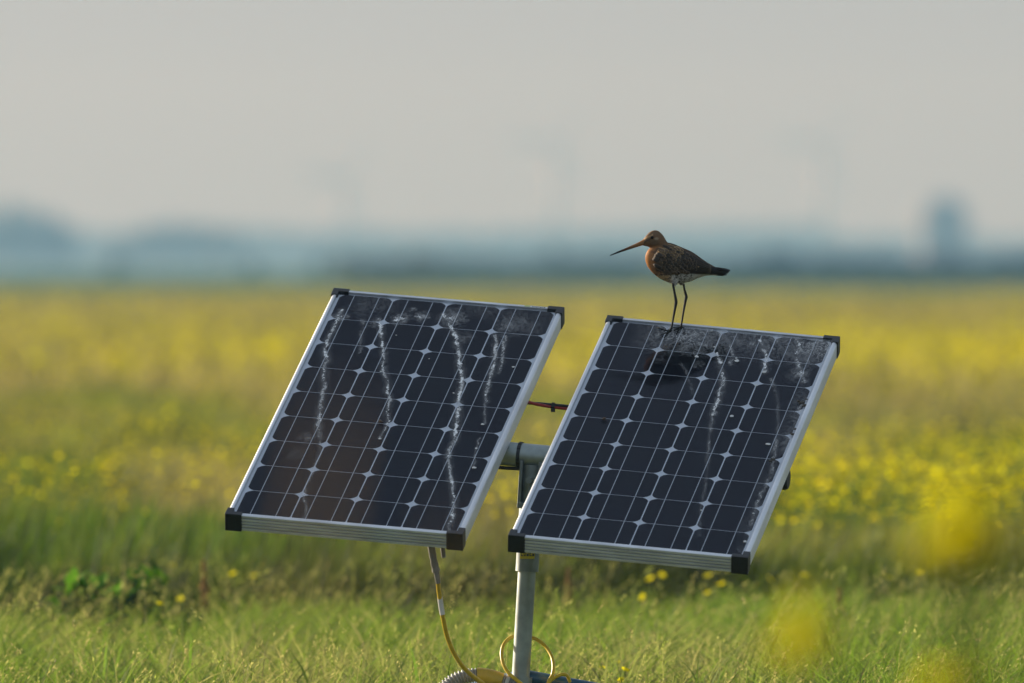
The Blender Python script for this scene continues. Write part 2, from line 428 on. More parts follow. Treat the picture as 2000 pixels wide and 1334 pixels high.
# ------------------------------------------------------------------ grass and flowers
def blades(X, Y, H, W, lx, ly, c0, c1, face=None):
    """curved tapering blades: root (X, Y), height H, width W, tip offset (lx, ly), colours root and tip"""
    n = len(X)
    Z = gz(X, Y)
    a = rng.uniform(0, math.pi, n) if face is None else face
    wx, wy = np.cos(a) * W / 2, np.sin(a) * W / 2
    V = np.zeros((n, 7, 3)); C = np.zeros((n, 7, 3))
    for k, (t, wf) in enumerate(((0, 0.8), (0.4, 1.0), (0.75, 0.7))):
        bx, by, bz = X + lx * t ** 2, Y + ly * t ** 2, Z + H * t
        V[:, 2 * k] = np.stack([bx - wx * wf, by - wy * wf, bz], 1)
        V[:, 2 * k + 1] = np.stack([bx + wx * wf, by + wy * wf, bz], 1)
        C[:, 2 * k] = C[:, 2 * k + 1] = c0 * (1 - t) + c1 * t
    V[:, 6] = np.stack([X + lx, Y + ly, Z + H * 0.97], 1)
    C[:, 6] = c1
    b = (np.arange(n) * 7)[:, None]
    Q = np.concatenate([b + np.array([0, 1, 3, 2]), b + np.array([2, 3, 5, 4])])
    T = b + np.array([4, 5, 6])
    return V.reshape(-1, 3), Q, T, C.reshape(-1, 3)

def field_points(n, y0, y1, margin=0.5, grow=1.2, p=1.0):
    """n points spread over the wedge of meadow the lens takes in, with room to either side"""
    u = rng.uniform(0, 1, n)
    # uniform over the wedge area: half width = a*y + margin
    a = 0.036 * grow
    A = lambda y: a * y * y / 2 + margin * y
    lo, hi = A(y0), A(y1)
    t = lo + (hi - lo) * u ** p
    y = (-margin + np.sqrt(margin ** 2 + 2 * a * t)) / a
    x = rng.uniform(-1, 1, n) * (a * y + margin)
    return x, y

def mixc(cols, w):
    """weighted pick among colours with small scatter"""
    cols = np.array(cols, float)
    w = np.array(w, float); w /= w.sum()
    return cols[rng.choice(len(cols), size=1, p=w)[0]]

GREEN = np.array((0.08, 0.15, 0.015)); LIME = np.array((0.165, 0.245, 0.022)); DARK = np.array((0.04, 0.08, 0.010))
STRAW = np.array((0.39, 0.345, 0.12)); BROWN = np.array((0.19, 0.12, 0.055)); OLIVE = np.array((0.15, 0.155, 0.025))

def lerp(a, b, t): return a * (1 - t)[:, None] + b * t[:, None]

def sward_edge(x):
    """where the short sward gives way to tall growth"""
    return 41.6 + 2.2 * (vnoise(x * 0.9, x * 0 + 5.0, 11) - 0.5) + 2.2 * (vnoise(x * 3, x * 0 + 1.0, 12) - 0.5)

def make_sward():
    """tussocks of blades splaying from many small centres, with loose blades between them"""
    nt = 2600
    TX, TY = field_points(nt, 30.2, 44.5, 0.5)
    th = rng.lognormal(0, 0.33, nt) * (0.6 + 0.8 * vnoise(TX * 1.1, TY * 0.4, 1))
    tl = rng.normal(0, 0.45, nt) + 2.2 * (vnoise(TX * 0.9, TY * 0.5, 15) - 0.5)     # lean of the whole tussock
    tq = np.clip(vnoise(TX * 1.7, TY * 0.55, 4) * 0.8 + rng.normal(0.1, 0.22, nt), 0, 1)
    ts = np.clip((vnoise(TX * 2.2, TY * 0.8, 8) - 0.45) * 2.2 + rng.normal(0, 0.3, nt) + np.clip((36.5 - TY) / 8, -0.25, 0.35), 0, 1) * 0.75
    cnt = rng.integers(25, 75, nt)
    k = np.repeat(np.arange(nt), cnt)
    sp = rng.uniform(0.03, 0.10, nt)[k]
    dx, dy = rng.normal(0, 1, len(k)) * sp, rng.normal(0, 1, len(k)) * sp * 1.6
    X, Y = TX[k] + dx, TY[k] + dy
    n2 = 45000
    lx2, ly2 = field_points(n2, 30.2, 44.5, 0.5)
    near = rng.integers(0, nt, n2)
    X = np.concatenate([X, lx2]); Y = np.concatenate([Y, ly2]); k = np.concatenate([k, near])
    dx = np.concatenate([dx, rng.normal(0, 0.05, n2)]); dy = np.concatenate([dy, rng.normal(0, 0.05, n2)])
    n = len(X)
    keep = Y < sward_edge(X) + 0.4 + rng.normal(0, 1.1, n)
    X, Y, k, dx, dy = X[keep], Y[keep], k[keep], dx[keep], dy[keep]; n = len(X)
    H = 0.075 * th[k] * rng.lognormal(0, 0.38, n)
    H *= np.interp(Y, [30, 32.4, 33.6, 36, 38.5], [0.7, 0.75, 0.95, 1.1, 1.1])
    H = np.minimum(H, np.interp(Y, [30, 32.5, 33.5, 36, 38.5], [0.11, 0.12, 0.19, 0.22, 0.19]))
    base = lerp(np.tile(GREEN * 1.3, (n, 1)), np.tile(LIME, (n, 1)), tq[k])
    c1 = lerp(base, np.tile(STRAW, (n, 1)), np.clip(ts[k] + rng.normal(0, 0.15, n), 0, 1)) * rng.uniform(0.75, 1.3, n)[:, None]
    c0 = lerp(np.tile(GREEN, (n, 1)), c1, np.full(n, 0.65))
    lx = dx * 0.9 + H * (tl[k] * 0.7 + rng.normal(0.15, 0.45, n)); ly = dy * 0.5 + H * rng.normal(0, 0.45, n)
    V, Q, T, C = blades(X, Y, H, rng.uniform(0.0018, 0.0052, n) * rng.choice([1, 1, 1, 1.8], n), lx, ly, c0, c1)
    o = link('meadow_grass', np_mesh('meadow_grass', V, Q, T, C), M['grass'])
    tag(o, 'short green and straw-coloured grass around the foot of the post', None, kind='stuff')
make_sward()

def make_seed_heads():
    """thin culms with loose panicles of tiny spikelets"""
    n = 5200
    X, Y = field_points(n, 30.8, 42.0, 0.5, p=0.9)
    g = vnoise(X * 1.5, Y * 0.6, 21)
    keep = rng.uniform(0, 1, n) < 0.25 + g
    X, Y, g = X[keep], Y[keep], g[keep]; n = len(X)
    H = rng.lognormal(-1.85, 0.33, n) * (0.7 + 0.6 * g)
    H = np.minimum(H, np.interp(Y, [30, 32.6, 33.6, 36, 39], [0.12, 0.13, 0.24, 0.34, 0.26]))
    lx = H * rng.normal(0.32, 0.35, n); ly = H * rng.normal(0, 0.3, n)
    c = lerp(np.tile(STRAW * 1.12, (n, 1)), np.tile(LIME * 1.1, (n, 1)), rng.uniform(0, 0.8, n)) * rng.uniform(0.75, 1.25, n)[:, None]
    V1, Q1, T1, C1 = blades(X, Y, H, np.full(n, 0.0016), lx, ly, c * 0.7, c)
    tip = np.stack([X + lx, Y + ly, gz(X, Y) + H * 0.97], 1)
    D = np.stack([lx * 1.7, ly * 1.7, H], 1); D /= np.linalg.norm(D, axis=1)[:, None]
    ln = rng.uniform(0.02, 0.055, n); wd = rng.uniform(0.15, 0.45, n)
    m = 9
    k = np.repeat(np.arange(n), m); t = np.tile(np.linspace(-0.9, 0.15, m), n) + rng.uniform(-0.06, 0.06, n * m)
    spread = ln[k] * wd[k] * np.clip(0.25 - t * 0.6, 0.05, 0.6)
    P = tip[k] + D[k] * (ln[k] * t)[:, None] + rng.normal(0, 1, (n * m, 3)) * (spread * 0.6)[:, None]
    a = rng.normal(0, 1, (n * m, 3)); a /= np.linalg.norm(a, axis=1)[:, None]
    u = D[k] * 0.7 + a * 0.6; w = np.cross(u, rng.normal(0, 1, (n * m, 3))); w /= np.linalg.norm(w, axis=1)[:, None]
    s1 = rng.uniform(0.003, 0.0065, n * m)[:, None]; s2 = s1 * 0.35
    V2 = np.stack([P - u * s1, P + w * s2, P + u * s1, P - w * s2], 1).reshape(-1, 3)
    Q2 = np.arange(len(V2)).reshape(-1, 4)
    C2 = np.repeat(c[k] * rng.uniform(0.8, 1.2, n * m)[:, None], 4, 0)
    b = len(V1)
    me = np_mesh('grass_seed_heads', np.concatenate([V1, V2]), np.concatenate([Q1, Q2 + b]), T1, np.concatenate([C1, C2]))
    o = link('grass_seed_heads', me, M['grass'])
    tag(o, 'pale grass seed heads nodding over the short sward', None, kind='stuff')
make_seed_heads()

def flower_band(x, y):
    """how thick the buttercups stand at a place"""
    near = np.exp(-((y - 53) / 10) ** 2) * 0.9
    far = np.exp(-(np.log(np.maximum(y, 1) / 128) / 0.27) ** 2) * 0.72
    d = near + far + 0.06
    d *= 0.15 + 1.6 * vnoise(x * 0.30 + y * 0.01, y * 0.045, 31) ** 1.6 + 0.5 * (vnoise(x * 1.2, y * 0.25, 32) - 0.4)
    return np.clip(d, 0, 1.6)

def make_tall_growth():
    n = 90000
    X, Y = field_points(n, 39.5, 92, 0.7, p=1.25)
    m = 22000
    xe = rng.uniform(-2.4, 2.4, m); X = np.concatenate([X, xe]); Y = np.concatenate([Y, sward_edge(xe) + np.abs(rng.normal(0, 1.1, m))]); n += m
    keep = Y > sward_edge(X) + rng.normal(0, 0.5, n)
    X, Y = X[keep], Y[keep]; n = len(X)
    p = vnoise(X * 1.1, Y * 0.5, 41)
    H = (0.20 + 0.17 * p) * rng.uniform(0.65, 1.25, n) * np.clip(0.42 + (Y - sward_edge(X)) * 0.14, 0.35, 1.0)
    q = np.clip(vnoise(X * 0.8, Y * 0.3, 42) * 0.7 + rng.normal(0, 0.15, n) + np.clip((Y - 55) / 60, 0, 0.4), 0, 1)
    br = np.clip((vnoise(X * 0.9, Y * 0.22, 43) - 0.5) * 3 + np.exp(-((Y - 88) / 14) ** 2) * 0.5 + rng.normal(0, 0.2, n), 0, 1) * 0.7 * np.clip((Y - sward_edge(X)) / 5, 0.25, 1)
    base = lerp(np.tile(GREEN * 0.75, (n, 1)), np.tile(OLIVE * 1.35, (n, 1)), q)
    c1 = lerp(base, np.tile(lerp(np.tile(BROWN, (1, 1)), np.tile(STRAW, (1, 1)), np.array([0.45]))[0], (n, 1)), br) * rng.uniform(0.75, 1.25, n)[:, None]
    # shade painted into the blade colour: dark greenish fringe where the tall growth begins
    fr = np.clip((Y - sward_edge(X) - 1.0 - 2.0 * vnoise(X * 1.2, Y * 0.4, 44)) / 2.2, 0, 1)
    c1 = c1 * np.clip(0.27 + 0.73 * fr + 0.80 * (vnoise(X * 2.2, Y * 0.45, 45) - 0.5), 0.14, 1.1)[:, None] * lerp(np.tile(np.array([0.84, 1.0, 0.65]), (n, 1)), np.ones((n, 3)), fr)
    c0 = lerp(np.tile(DARK * 0.8, (n, 1)), c1, np.full(n, 0.35))  # roots coloured darker, standing in for shade low in the growth
    ang = rng.normal(0.1, 1.0, n); lean = H * rng.uniform(0.05, 0.5, n)
    W = rng.uniform(0.006, 0.014, n) * (Y / 50)
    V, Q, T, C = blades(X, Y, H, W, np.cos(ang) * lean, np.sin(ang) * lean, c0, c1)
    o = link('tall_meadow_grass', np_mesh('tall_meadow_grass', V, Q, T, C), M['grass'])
    tag(o, 'taller darker meadow grass and herbs behind the panels, shade tinted into the near edge', None, kind='stuff')
make_tall_growth()

def make_far_growth():
    n = 60000
    X, Y = field_points(n, 88, 420, 3.0, p=1.5)
    H = (0.22 + 0.2 * vnoise(X * 0.4, Y * 0.1, 51)) * rng.uniform(0.7, 1.3, n)
    mid = np.exp(-((Y - 95) / 22) ** 2)
    t = np.clip(rng.normal(0.4, 0.25, n) + 0.35 * mid * (vnoise(X * 0.5, Y * 0.09, 52) * 2 - 0.4), 0, 1)
    c1 = lerp(np.tile(OLIVE * 1.25, (n, 1)), np.tile((STRAW + BROWN) * 0.5, (n, 1)), t) * rng.uniform(0.8, 1.25, n)[:, None]
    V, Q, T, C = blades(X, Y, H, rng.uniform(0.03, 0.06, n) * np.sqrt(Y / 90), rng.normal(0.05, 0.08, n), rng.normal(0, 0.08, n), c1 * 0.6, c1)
    o = link('far_meadow_grass', np_mesh('far_meadow_grass', V, Q, T, C), M['grass'])
    tag(o, 'distant olive and straw meadow grass in the middle of the field', None, kind='stuff')
make_far_growth()

def petals_mesh(P, Rr, tilt, spin, C):
    """open five-sided cups of petals at points P"""
    n = len(P)
    V = np.zeros((n, 6, 3)); CC = np.zeros((n, 6, 3))
    ax = np.stack([np.sin(tilt) * np.cos(spin), np.sin(tilt) * np.sin(spin), np.cos(tilt)], 1)
    s = np.cross(ax, np.array([0.3, 0.9, 0.1])); s /= np.linalg.norm(s, axis=1)[:, None]
    o = np.cross(ax, s)
    V[:, 0] = P; CC[:, 0] = C * 0.85
    for k in range(5):
        a = 2 * math.pi * k / 5
        V[:, 1 + k] = P + (s * math.cos(a) + o * math.sin(a)) * Rr[:, None] + ax * (Rr * 0.55)[:, None]
        CC[:, 1 + k] = C
    b = (np.arange(n) * 6)[:, None]
    T = np.concatenate([b + np.array([0, 1 + k, 1 + (k + 1) % 5]) for k in range(5)])
    return V.reshape(-1, 3), T, CC.reshape(-1, 3)

YELLOW = np.array((0.68, 0.62, 0.006))

def make_flower_mass(name, label, n, y0, y1, margin, h, r, p, cap=1.2):
    X, Y = field_points(n, y0, y1, margin, p=p)
    keep = (rng.uniform(0, cap, n) < flower_band(X, Y)) & (Y > sward_edge(X) + 0.3)
    X, Y = X[keep], Y[keep]; n = len(X)
    Z = gz(X, Y) + rng.uniform(h[0], h[1], n)
    C = YELLOW * rng.uniform(0.75, 1.12, n)[:, None] * np.stack([np.ones(n), rng.uniform(0.88, 1.05, n), np.ones(n)], 1)
    Rr = rng.uniform(r[0], r[1], n) * np.sqrt(Y / y0)
    V, T, CC = petals_mesh(np.stack([X, Y, Z], 1), Rr, np.abs(rng.normal(0.3, 0.35, n)), rng.uniform(0, 6.3, n), CC_in(C))
    o = link(name, np_mesh(name, V, None, T, CC), M['petal'])
    tag(o, label, None, kind='stuff')

def CC_in(c): return np.clip(c, 0, 0.95)

make_flower_mass('buttercup_drift', 'drift of yellow buttercups just behind the panels', 60000, 43.5, 95, 0.8, (0.27, 0.46), (0.007, 0.0115), 1.15)
make_flower_mass('far_buttercup_drift', 'broad yellow band of buttercups far across the field', 90000, 95, 430, 4.0, (0.22, 0.45), (0.018, 0.032), 1.35)

# single buttercups
def unit_buttercup():
    bm = bmesh.new()
    cl = bm.verts.layers.float_color.new('col')
    for k in range(5):
        a0 = 2 * math.pi * k / 5
        grid = []
        for t, w, z in ((0.08, 0.12, 0.0), (0.55, 0.62, 0.18), (0.9, 0.66, 0.46), (1.0, 0.3, 0.58)):
            row = []
            for s in (-1, 0, 1):
                x, y = t, s * w
                v = bm.verts.new((x * math.cos(a0) - y * math.sin(a0), x * math.sin(a0) + y * math.cos(a0), z + (0.06 if s else 0.0)))
                c = YELLOW * (0.8 + 0.25 * t)
                v[cl] = (*np.minimum(c, 0.95), 1)
                row.append(v)
            grid.append(row)
        for a, b in zip(grid, grid[1:]):
            for j in range(2): bm.faces.new((a[j], a[j + 1], b[j + 1], b[j]))
    me = bpy.data.meshes.new('flower')
    bm.to_mesh(me); bm.free()
    me.materials.append(M['petal'])
    for poly in me.polygons: poly.use_smooth = True
    bm = bmesh.new()
    cl = bm.verts.layers.float_color.new('col')
    bmesh.ops.create_icosphere(bm, subdivisions=1, radius=0.26)
    for v in bm.verts: v.co.z = v.co.z * 0.7 + 0.12; v[cl] = (0.55, 0.42, 0.02, 1)
    c = bpy.data.meshes.new('stamens'); bm.to_mesh(c); bm.free(); c.materials.append(M['petal'])
    return me, c

FLOWER_ME, STAMEN_ME = unit_buttercup()

def stem_mesh(top, h, bend):
    """thin stem hanging from the flower down to the ground, with a forked leaf"""
    bm = bmesh.new()
    cl = bm.verts.layers.float_color.new('col')
    pts = smooth_path([(bend[0], bend[1], -h), (bend[0] * 0.6, bend[1] * 0.6, -h * 0.55), (bend[0] * 0.1, bend[1] * 0.1, -h * 0.15), (0, 0, 0)], 4)
    tube(bm, pts, lambda t: 0.0017 - 0.0006 * t, 5, cap=False)
    base = Vector(pts[5])
    for s in (-1, 1):
        for k in range(3):
            a = s * (0.5 + 0.5 * k)
            d = Vector((math.sin(a), 0.4 * math.cos(a * 3), 0.45)).normalized() * (0.05 - 0.008 * k)
            w = Vector((0, 1, 0)).cross(d).normalized() * 0.004
            q = [bm.verts.new(p) for p in (base, base + d * 0.5 + w, base + d, base + d * 0.5 - w)]
            bm.faces.new(q)
    for v in bm.verts: v[cl] = (0.11, 0.17, 0.03, 1)
    me = bpy.data.meshes.new('stem'); bm.to_mesh(me); bm.free()
    me.materials.append(M['leaf'])
    return me

STEMS = [stem_mesh(None, h, b) for h, b in ((0.24, (-0.04, 0.01)), (0.33, (0.05, 0.02)), (0.42, (-0.05, -0.03)), (0.18, (0.03, 0.0)))]
STEM_H = (0.24, 0.33, 0.42, 0.18)

def buttercup(pos, r, label, group):
    """root at the ground; parts flower (> stamens) and stem"""
    ground = float(gz(np.array([pos[0]]), np.array([pos[1]]))[0])
    h = max(0.08, pos[2] - ground)
    k = int(np.argmin([abs(h - s) for s in STEM_H]))
    root = empty('buttercup', (pos[0], pos[1], ground))
    f = link('flower', FLOWER_ME, None, root)
    f.location = (0, 0, h); f.scale = (r, r, r)
    f.rotation_euler = (random.gauss(0.25, 0.3), random.gauss(-0.15, 0.3), random.uniform(0, 6.3))
    s = link('stamens', STAMEN_ME, None, f)
    st = link('stem', STEMS[k], None, root)
    st.location = (0, 0, h); st.scale = (1, 1, h / STEM_H[k]); st.rotation_euler = (0, 0, random.uniform(-0.6, 0.6))
    tag(root, label, 'flower', group)
    return root

def scatter_buttercups():
    n = 900
    X, Y = field_points(n, 46.2, 62, 0.3, grow=1.05, p=0.9)
    keep = (rng.uniform(0, 1.0, n) < flower_band(X, Y)) & (Y > sward_edge(X) + 0.6)
    for x, y in list(zip(X[keep], Y[keep]))[:170]:
        buttercup((x, y, float(gz(x, y)) + random.uniform(0.20, 0.42)), random.uniform(0.008, 0.012),
                  'blurred yellow buttercup on a thin stem in the tall meadow grass behind the panels', 'buttercups in the tall grass')
scatter_buttercups()

# the ones that can be told apart: pixel, distance, label
for px, py, Y, r, lab in (
        (1176, 1306, 34.6, 0.0100, 'small orange-yellow buttercup nearest the blue pipe, leftmost of the four low ones'),
        (1208, 1295, 35.2, 0.0085, 'smallest and highest buttercup of the four right of the blue pipe'),
        (1221, 1311, 34.2, 0.0125, 'widest yellow buttercup of the four right of the blue pipe'),
        (1214, 1330, 33.8, 0.0100, 'lowest buttercup of the four, cut by the bottom edge of the picture'),
        (1271, 1133, 41.1, 0.0145, 'blurred buttercup left of a twin under the right panel'),
        (1291, 1126, 41.5, 0.0130, 'blurred buttercup right of its twin under the right panel'),
        (1257, 1168, 40.1, 0.0130, 'blurred buttercup below the twin flowers under the right panel'),
        (1384, 1126, 41.2, 0.0135, 'blurred buttercup just left of the right panel\'s bottom corner'),
        (1408, 1143, 40.4, 0.0145, 'brightest blurred buttercup below the right panel\'s bottom corner'),
        (1381, 1160, 40.2, 0.0120, 'faint blurred buttercup below two brighter ones near the right panel\'s corner'),
        (1503, 1133, 41.4, 0.0130, 'blurred buttercup alone right of the right panel\'s bottom corner'),
        (1572, 1126, 41.8, 0.0120, 'blurred buttercup before a dark gap, right of the right panel'),
        (1733, 1130, 41.1, 0.0135, 'orange-tinged blurred buttercup at the edge of the tall grass on the right'),
        (1798, 1120, 41.5, 0.0125, 'yellow blurred buttercup below the big near flower cluster'),
        (335, 1108, 42.2, 0.0150, 'blurred buttercup left of the brown dock stalk'),
        (455, 1123, 41.2, 0.0140, 'sharp round buttercup right of the brown dock stalk'),
        (497, 1127, 41.5, 0.0130, 'blurred buttercup under the left panel\'s bottom left corner'),
        (312, 1181, 37.9, 0.0110, 'orange-yellow buttercup beside the dark green leaves'),
        (1727, 1284, 36.5, 0.0070, 'tiny yellowish flower head low in the grass at the right'),
        (352, 1172, 39.8, 0.0120, 'dull buttercup half hidden in grass right of the leafy plants')):
    p = at(px, py, Y)
    buttercup(p, r * 0.82, lab, 'single buttercups in front of the tall grass')
# near, far out of focus
def bunch(n, w, h, r, seed):
    random.seed(seed)
    return tuple((random.gauss(0, w), random.gauss(0, h), r * random.uniform(0.85, 1.15)) for _ in range(n))
NEAR = (
    (1562, 1262, 13.0, bunch(9, 0.010, 0.011, 0.015, 3), 'big soft yellow flower cluster near the lens at the lower right'),
    (1884, 1048, 13.0, bunch(24, 0.019, 0.022, 0.016, 4), 'largest soft yellow flower cluster near the lens at the right edge'),
    (1850, 1338, 13.2, bunch(6, 0.016, 0.006, 0.013, 5), 'faint yellow flower cluster near the lens at the bottom right'))
for px, py, Y, heads, lab in NEAR:
    c = at(px, py, Y)
    g0 = float(gz(c.x, c.y))
    root = empty('buttercup_plant', (c.x, c.y, g0))
    for k, (dx, dz, r) in enumerate(heads):
        f = link('flower', FLOWER_ME, None, root)
        f.location = (dx, random.uniform(-0.02, 0.02), c.z - g0 + dz); f.scale = (r, r, r)
        f.rotation_euler = (random.uniform(0.0, 0.6), random.uniform(-0.6, 0.0), random.uniform(0, 6))
        link('stamens', STAMEN_ME, None, f)
        bm = bmesh.new(); cl = bm.verts.layers.float_color.new('col')
        tube(bm, smooth_path([(0, 0, 0), (dx * 0.3, 0, (c.z - g0) * 0.5), (dx, f.location.y, f.location.z)], 4), 0.0006, 5)
        for v in bm.verts: v[cl] = (0.10, 0.15, 0.03, 1)
        bm_obj('stem', bm, M['leaf'], root)
    tag(root, lab, 'flower', 'yellow flowers close to the lens')

# dry stalks close to the lens: a soft brown veil over the left panel
for px0, py0, px1, py1, Y, w, lab in ((560, 1420, 655, 800, 8.0, 0.011, 'soft brown grass stalk near the lens across the left panel'),
                                      (905, 1420, 880, 1030, 8.6, 0.007, 'soft brown grass stalk near the lens at the left panel\'s lower right corner')):
    a, b = at(px0, py0, Y), at(px1, py1, Y + 0.1)
    g0 = float(gz(a.x, a.y))
    foot = Vector((a.x - (b.x - a.x) * 0.6, a.y, g0))
    root = empty('grass_stalk', foot)
    bm = bmesh.new(); cl = bm.verts.layers.float_color.new('col')
    tube(bm, [Vector(p) - foot for p in smooth_path([foot, foot.lerp(a, 0.5), a, b], 5)], 0.0012, 5)
    for v in bm.verts: v[cl] = (0.22, 0.15, 0.07, 1)
    bm_obj('stem', bm, M['grass'], root)
    bm = bmesh.new(); cl = bm.verts.layers.float_color.new('col')
    L0 = a.lerp(b, 0.05)
    for k in range(110):
        t = k / 109
        p = L0.lerp(b, t) - foot
        s = w * (0.35 + 0.65 * math.sin(math.pi * min(1, t * 0.8 + 0.12)))
        an = k * 2.4
        d = Vector((math.cos(an) * s * 0.5, math.sin(an) * s * 0.5, s * 0.9))
        q = Vector((-math.sin(an), math.cos(an), 0)) * 0.0016
        bm.faces.new([bm.verts.new(x) for x in (p, p + d * 0.5 + q, p + d, p + d * 0.5 - q)])
    for v in bm.verts: v[cl] = (0.36, 0.25, 0.11, 1)
    bm_obj('seed_head', bm, M['grass'], root)
    tag(root, lab, 'grass stalk')

# leafy plants and the dock stalk at the edge of the tall growth, left
def leafy_plant(px, py, Y, leaves, label):
    c = at(px, py, Y); g0 = float(gz(c.x, c.y))
    root = empty('leafy_plant', (c.x, c.y, g0))
    for lx, lz, ln, wd, az, tl, cc in leaves:
        bm = bmesh.new(); cl = bm.verts.layers.float_color.new('col')
        rows = []
        for i in range(7):
            t = i / 6
            w = wd * math.sin(math.pi * (0.06 + 0.94 * t) ** 0.8) * (1 - 0.2 * t) + 0.001
            z = math.sin(t * 1.6) * 0.35
            rows.append([bm.verts.new((s * w, t * ln, z * ln * 0.5 + abs(s) * w * 0.25)) for s in (-1, -0.5, 0, 0.5, 1)])
        for a, b in zip(rows, rows[1:]):
            for j in range(4): bm.faces.new((a[j], a[j + 1], b[j + 1], b[j]))
        for v in bm.verts: v[cl] = (*[x * random.uniform(0.9, 1.1) for x in cc], 1)
        bmesh.ops.transform(bm, matrix=Matrix.Translation((lx, 0, lz)) @ Matrix.Rotation(az, 4, 'Z') @ Matrix.Rotation(tl, 4, 'X'), verts=bm.verts)
        bm_obj('leaf', bm, M['leaf'], root, smooth=True, recalc=False)
        bm = bmesh.new(); cl = bm.verts.layers.float_color.new('col')
        tube(bm, smooth_path([(0, 0, 0), (lx * 0.4, 0, lz * 0.6), (lx, 0, lz)], 3), 0.002, 5)
        for v in bm.verts: v[cl] = (0.09, 0.13, 0.03, 1)
        bm_obj('leaf_stalk', bm, M['leaf'], root)
    tag(root, label, 'plant', 'broad-leaved plants at the tall grass edge')
BRIGHT = (0.10, 0.25, 0.015); DEEP = (0.018, 0.06, 0.018)
def bushy(seed, w, h, n):
    random.seed(seed)
    out = []
    for i in range(n):
        z = h * random.uniform(0.3, 1.0)
        x = random.gauss(0, w) * (1.15 - 0.5 * z / h)
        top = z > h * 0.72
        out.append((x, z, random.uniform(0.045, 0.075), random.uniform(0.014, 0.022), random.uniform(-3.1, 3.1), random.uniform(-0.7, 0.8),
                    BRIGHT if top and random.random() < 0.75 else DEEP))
    return out
leafy_plant(268, 1205, 39.4, bushy(3, 0.048, 0.245, 46), 'bright and deep green leafy plant, the right and taller of two by the tall grass')
leafy_plant(172, 1215, 39.2, bushy(4, 0.060, 0.215, 46), 'spreading green leafy plant, the left of two by the tall grass')

def dock(px, py, Y, h, label):
    c = at(px, py, Y); g0 = float(gz(c.x, c.y)); h = max(h, c.z - g0)
    root = empty('dock_stalk', (c.x, c.y, g0))
    bm = bmesh.new(); cl = bm.verts.layers.float_color.new('col')
    tube(bm, smooth_path([(0, 0, 0), (0.005, 0, h * 0.5), (0, 0, h)], 4), lambda t: 0.004 - 0.002 * t, 6)
    for v in bm.verts: v[cl] = (0.17, 0.11, 0.05, 1)
    bm_obj('stem', bm, M['leaf'], root)
    bm = bmesh.new(); cl = bm.verts.layers.float_color.new('col')
    for k in range(260):
        t = random.random()
        r = 0.016 * (1.1 - t * 0.8); a = random.uniform(0, 6.3)
        p = Vector((math.cos(a) * r * random.random(), math.sin(a) * r * random.random(), h * (0.45 + 0.55 * t)))
        s = random.uniform(0.003, 0.006); n = Vector((random.gauss(0, 1), random.gauss(0, 1), random.gauss(0, 1))).normalized()
        u = n.orthogonal().normalized(); w = n.cross(u)
        f = [bm.verts.new(p + q * s) for q in (u, w, -u, -w)]
        cc = random.uniform(0.7, 1.2)
        for v in f: v[cl] = (0.30 * cc, 0.19 * cc, 0.08 * cc, 1)
        bm.faces.new(f)
    bm_obj('seed_cluster', bm, M['leaf'], root)
    tag(root, label, 'plant', 'brown dock stalks')
dock(398, 1095, 40.0, 0.2, 'rusty brown dock stalk standing left of the left panel\'s lower corner')
dock(1640, 1150, 40.5, 0.16, 'short brownish dock stalk right of the right panel before the tall grass')
dock(1110, 1112, 40.3, 0.16, 'brown dock stalk close to the right of the post')

# ------------------------------------------------------------------ far trees, hedges, tower, turbines
def leaf_cloud(bm, cl, blobs, count, size, cols):
    """leaf clumps spread through a set of ellipsoids (centre, radii)"""
    vol = [r[0] * r[1] * r[2] for _, r in blobs]
    for k in range(count):
        c, r = random.choices(blobs, weights=vol)[0]
        d = Vector((random.gauss(0, 1), random.gauss(0, 1), random.gauss(0, 1))).normalized() * random.uniform(0.45, 1.0) ** 0.6
        p = Vector((c[0] + d.x * r[0], c[1] + d.y * r[1], max(0.15, c[2] + d.z * r[2])))
        n = Vector((random.gauss(0, 1), random.gauss(0, 1), random.gauss(0.4, 1))).normalized()
        u = n.orthogonal().normalized(); w = n.cross(u); s = size * random.uniform(0.6, 1.3)
        vs = [bm.verts.new(p + u * s + w * s * 0.3), bm.verts.new(p + w * s), bm.verts.new(p - u * s * 0.9), bm.verts.new(p - w * s * 0.8)]
        cc = cols[0] if random.random() < 0.5 else cols[1]
        f = random.uniform(0.7, 1.2)
        for v in vs: v[cl] = (cc[0] * f, cc[1] * f, cc[2] * f, 1)
        bm.faces.new(vs)

def tree(px, Y, h, w, label, group, n=420, cols=((0.045, 0.07, 0.03), (0.075, 0.10, 0.04)), name='tree'):
    x = (px - 1000) / FPX * Y
    root = empty(name, (x, Y, 0))
    bm = bmesh.new()
    tube(bm, smooth_path([(0, 0, -0.2), (0.1, 0, h * 0.3), (0, 0.1, h * 0.75)], 4), lambda t: h * 0.03 * (1 - 0.7 * t), 7)
    for k in range(5):
        a = k * 1.3; z = h * (0.3 + 0.08 * k)
        tube(bm, [(0, 0, z), (math.cos(a) * w * 0.25, math.sin(a) * w * 0.25, z + h * 0.18)], lambda t: h * 0.012 * (1 - 0.7 * t), 5)
    bm_obj('trunk', bm, M['bark'], root, smooth=True)
    bm = bmesh.new(); cl = bm.verts.layers.float_color.new('col')
    blobs = [((0, 0, h * 0.55), (w * 0.42, w * 0.4, h * 0.40))]
    for k in range(5):
        a = k * 1.26 + random.random()
        blobs.append(((math.cos(a) * w * 0.28, math.sin(a) * w * 0.28, h * random.uniform(0.35, 0.72)), (w * 0.24, w * 0.24, h * 0.2)))
    leaf_cloud(bm, cl, blobs, n, h * 0.05, cols)
    bm_obj('crown', bm, M['crown'], root, recalc=False)
    tag(root, label, 'tree', group)

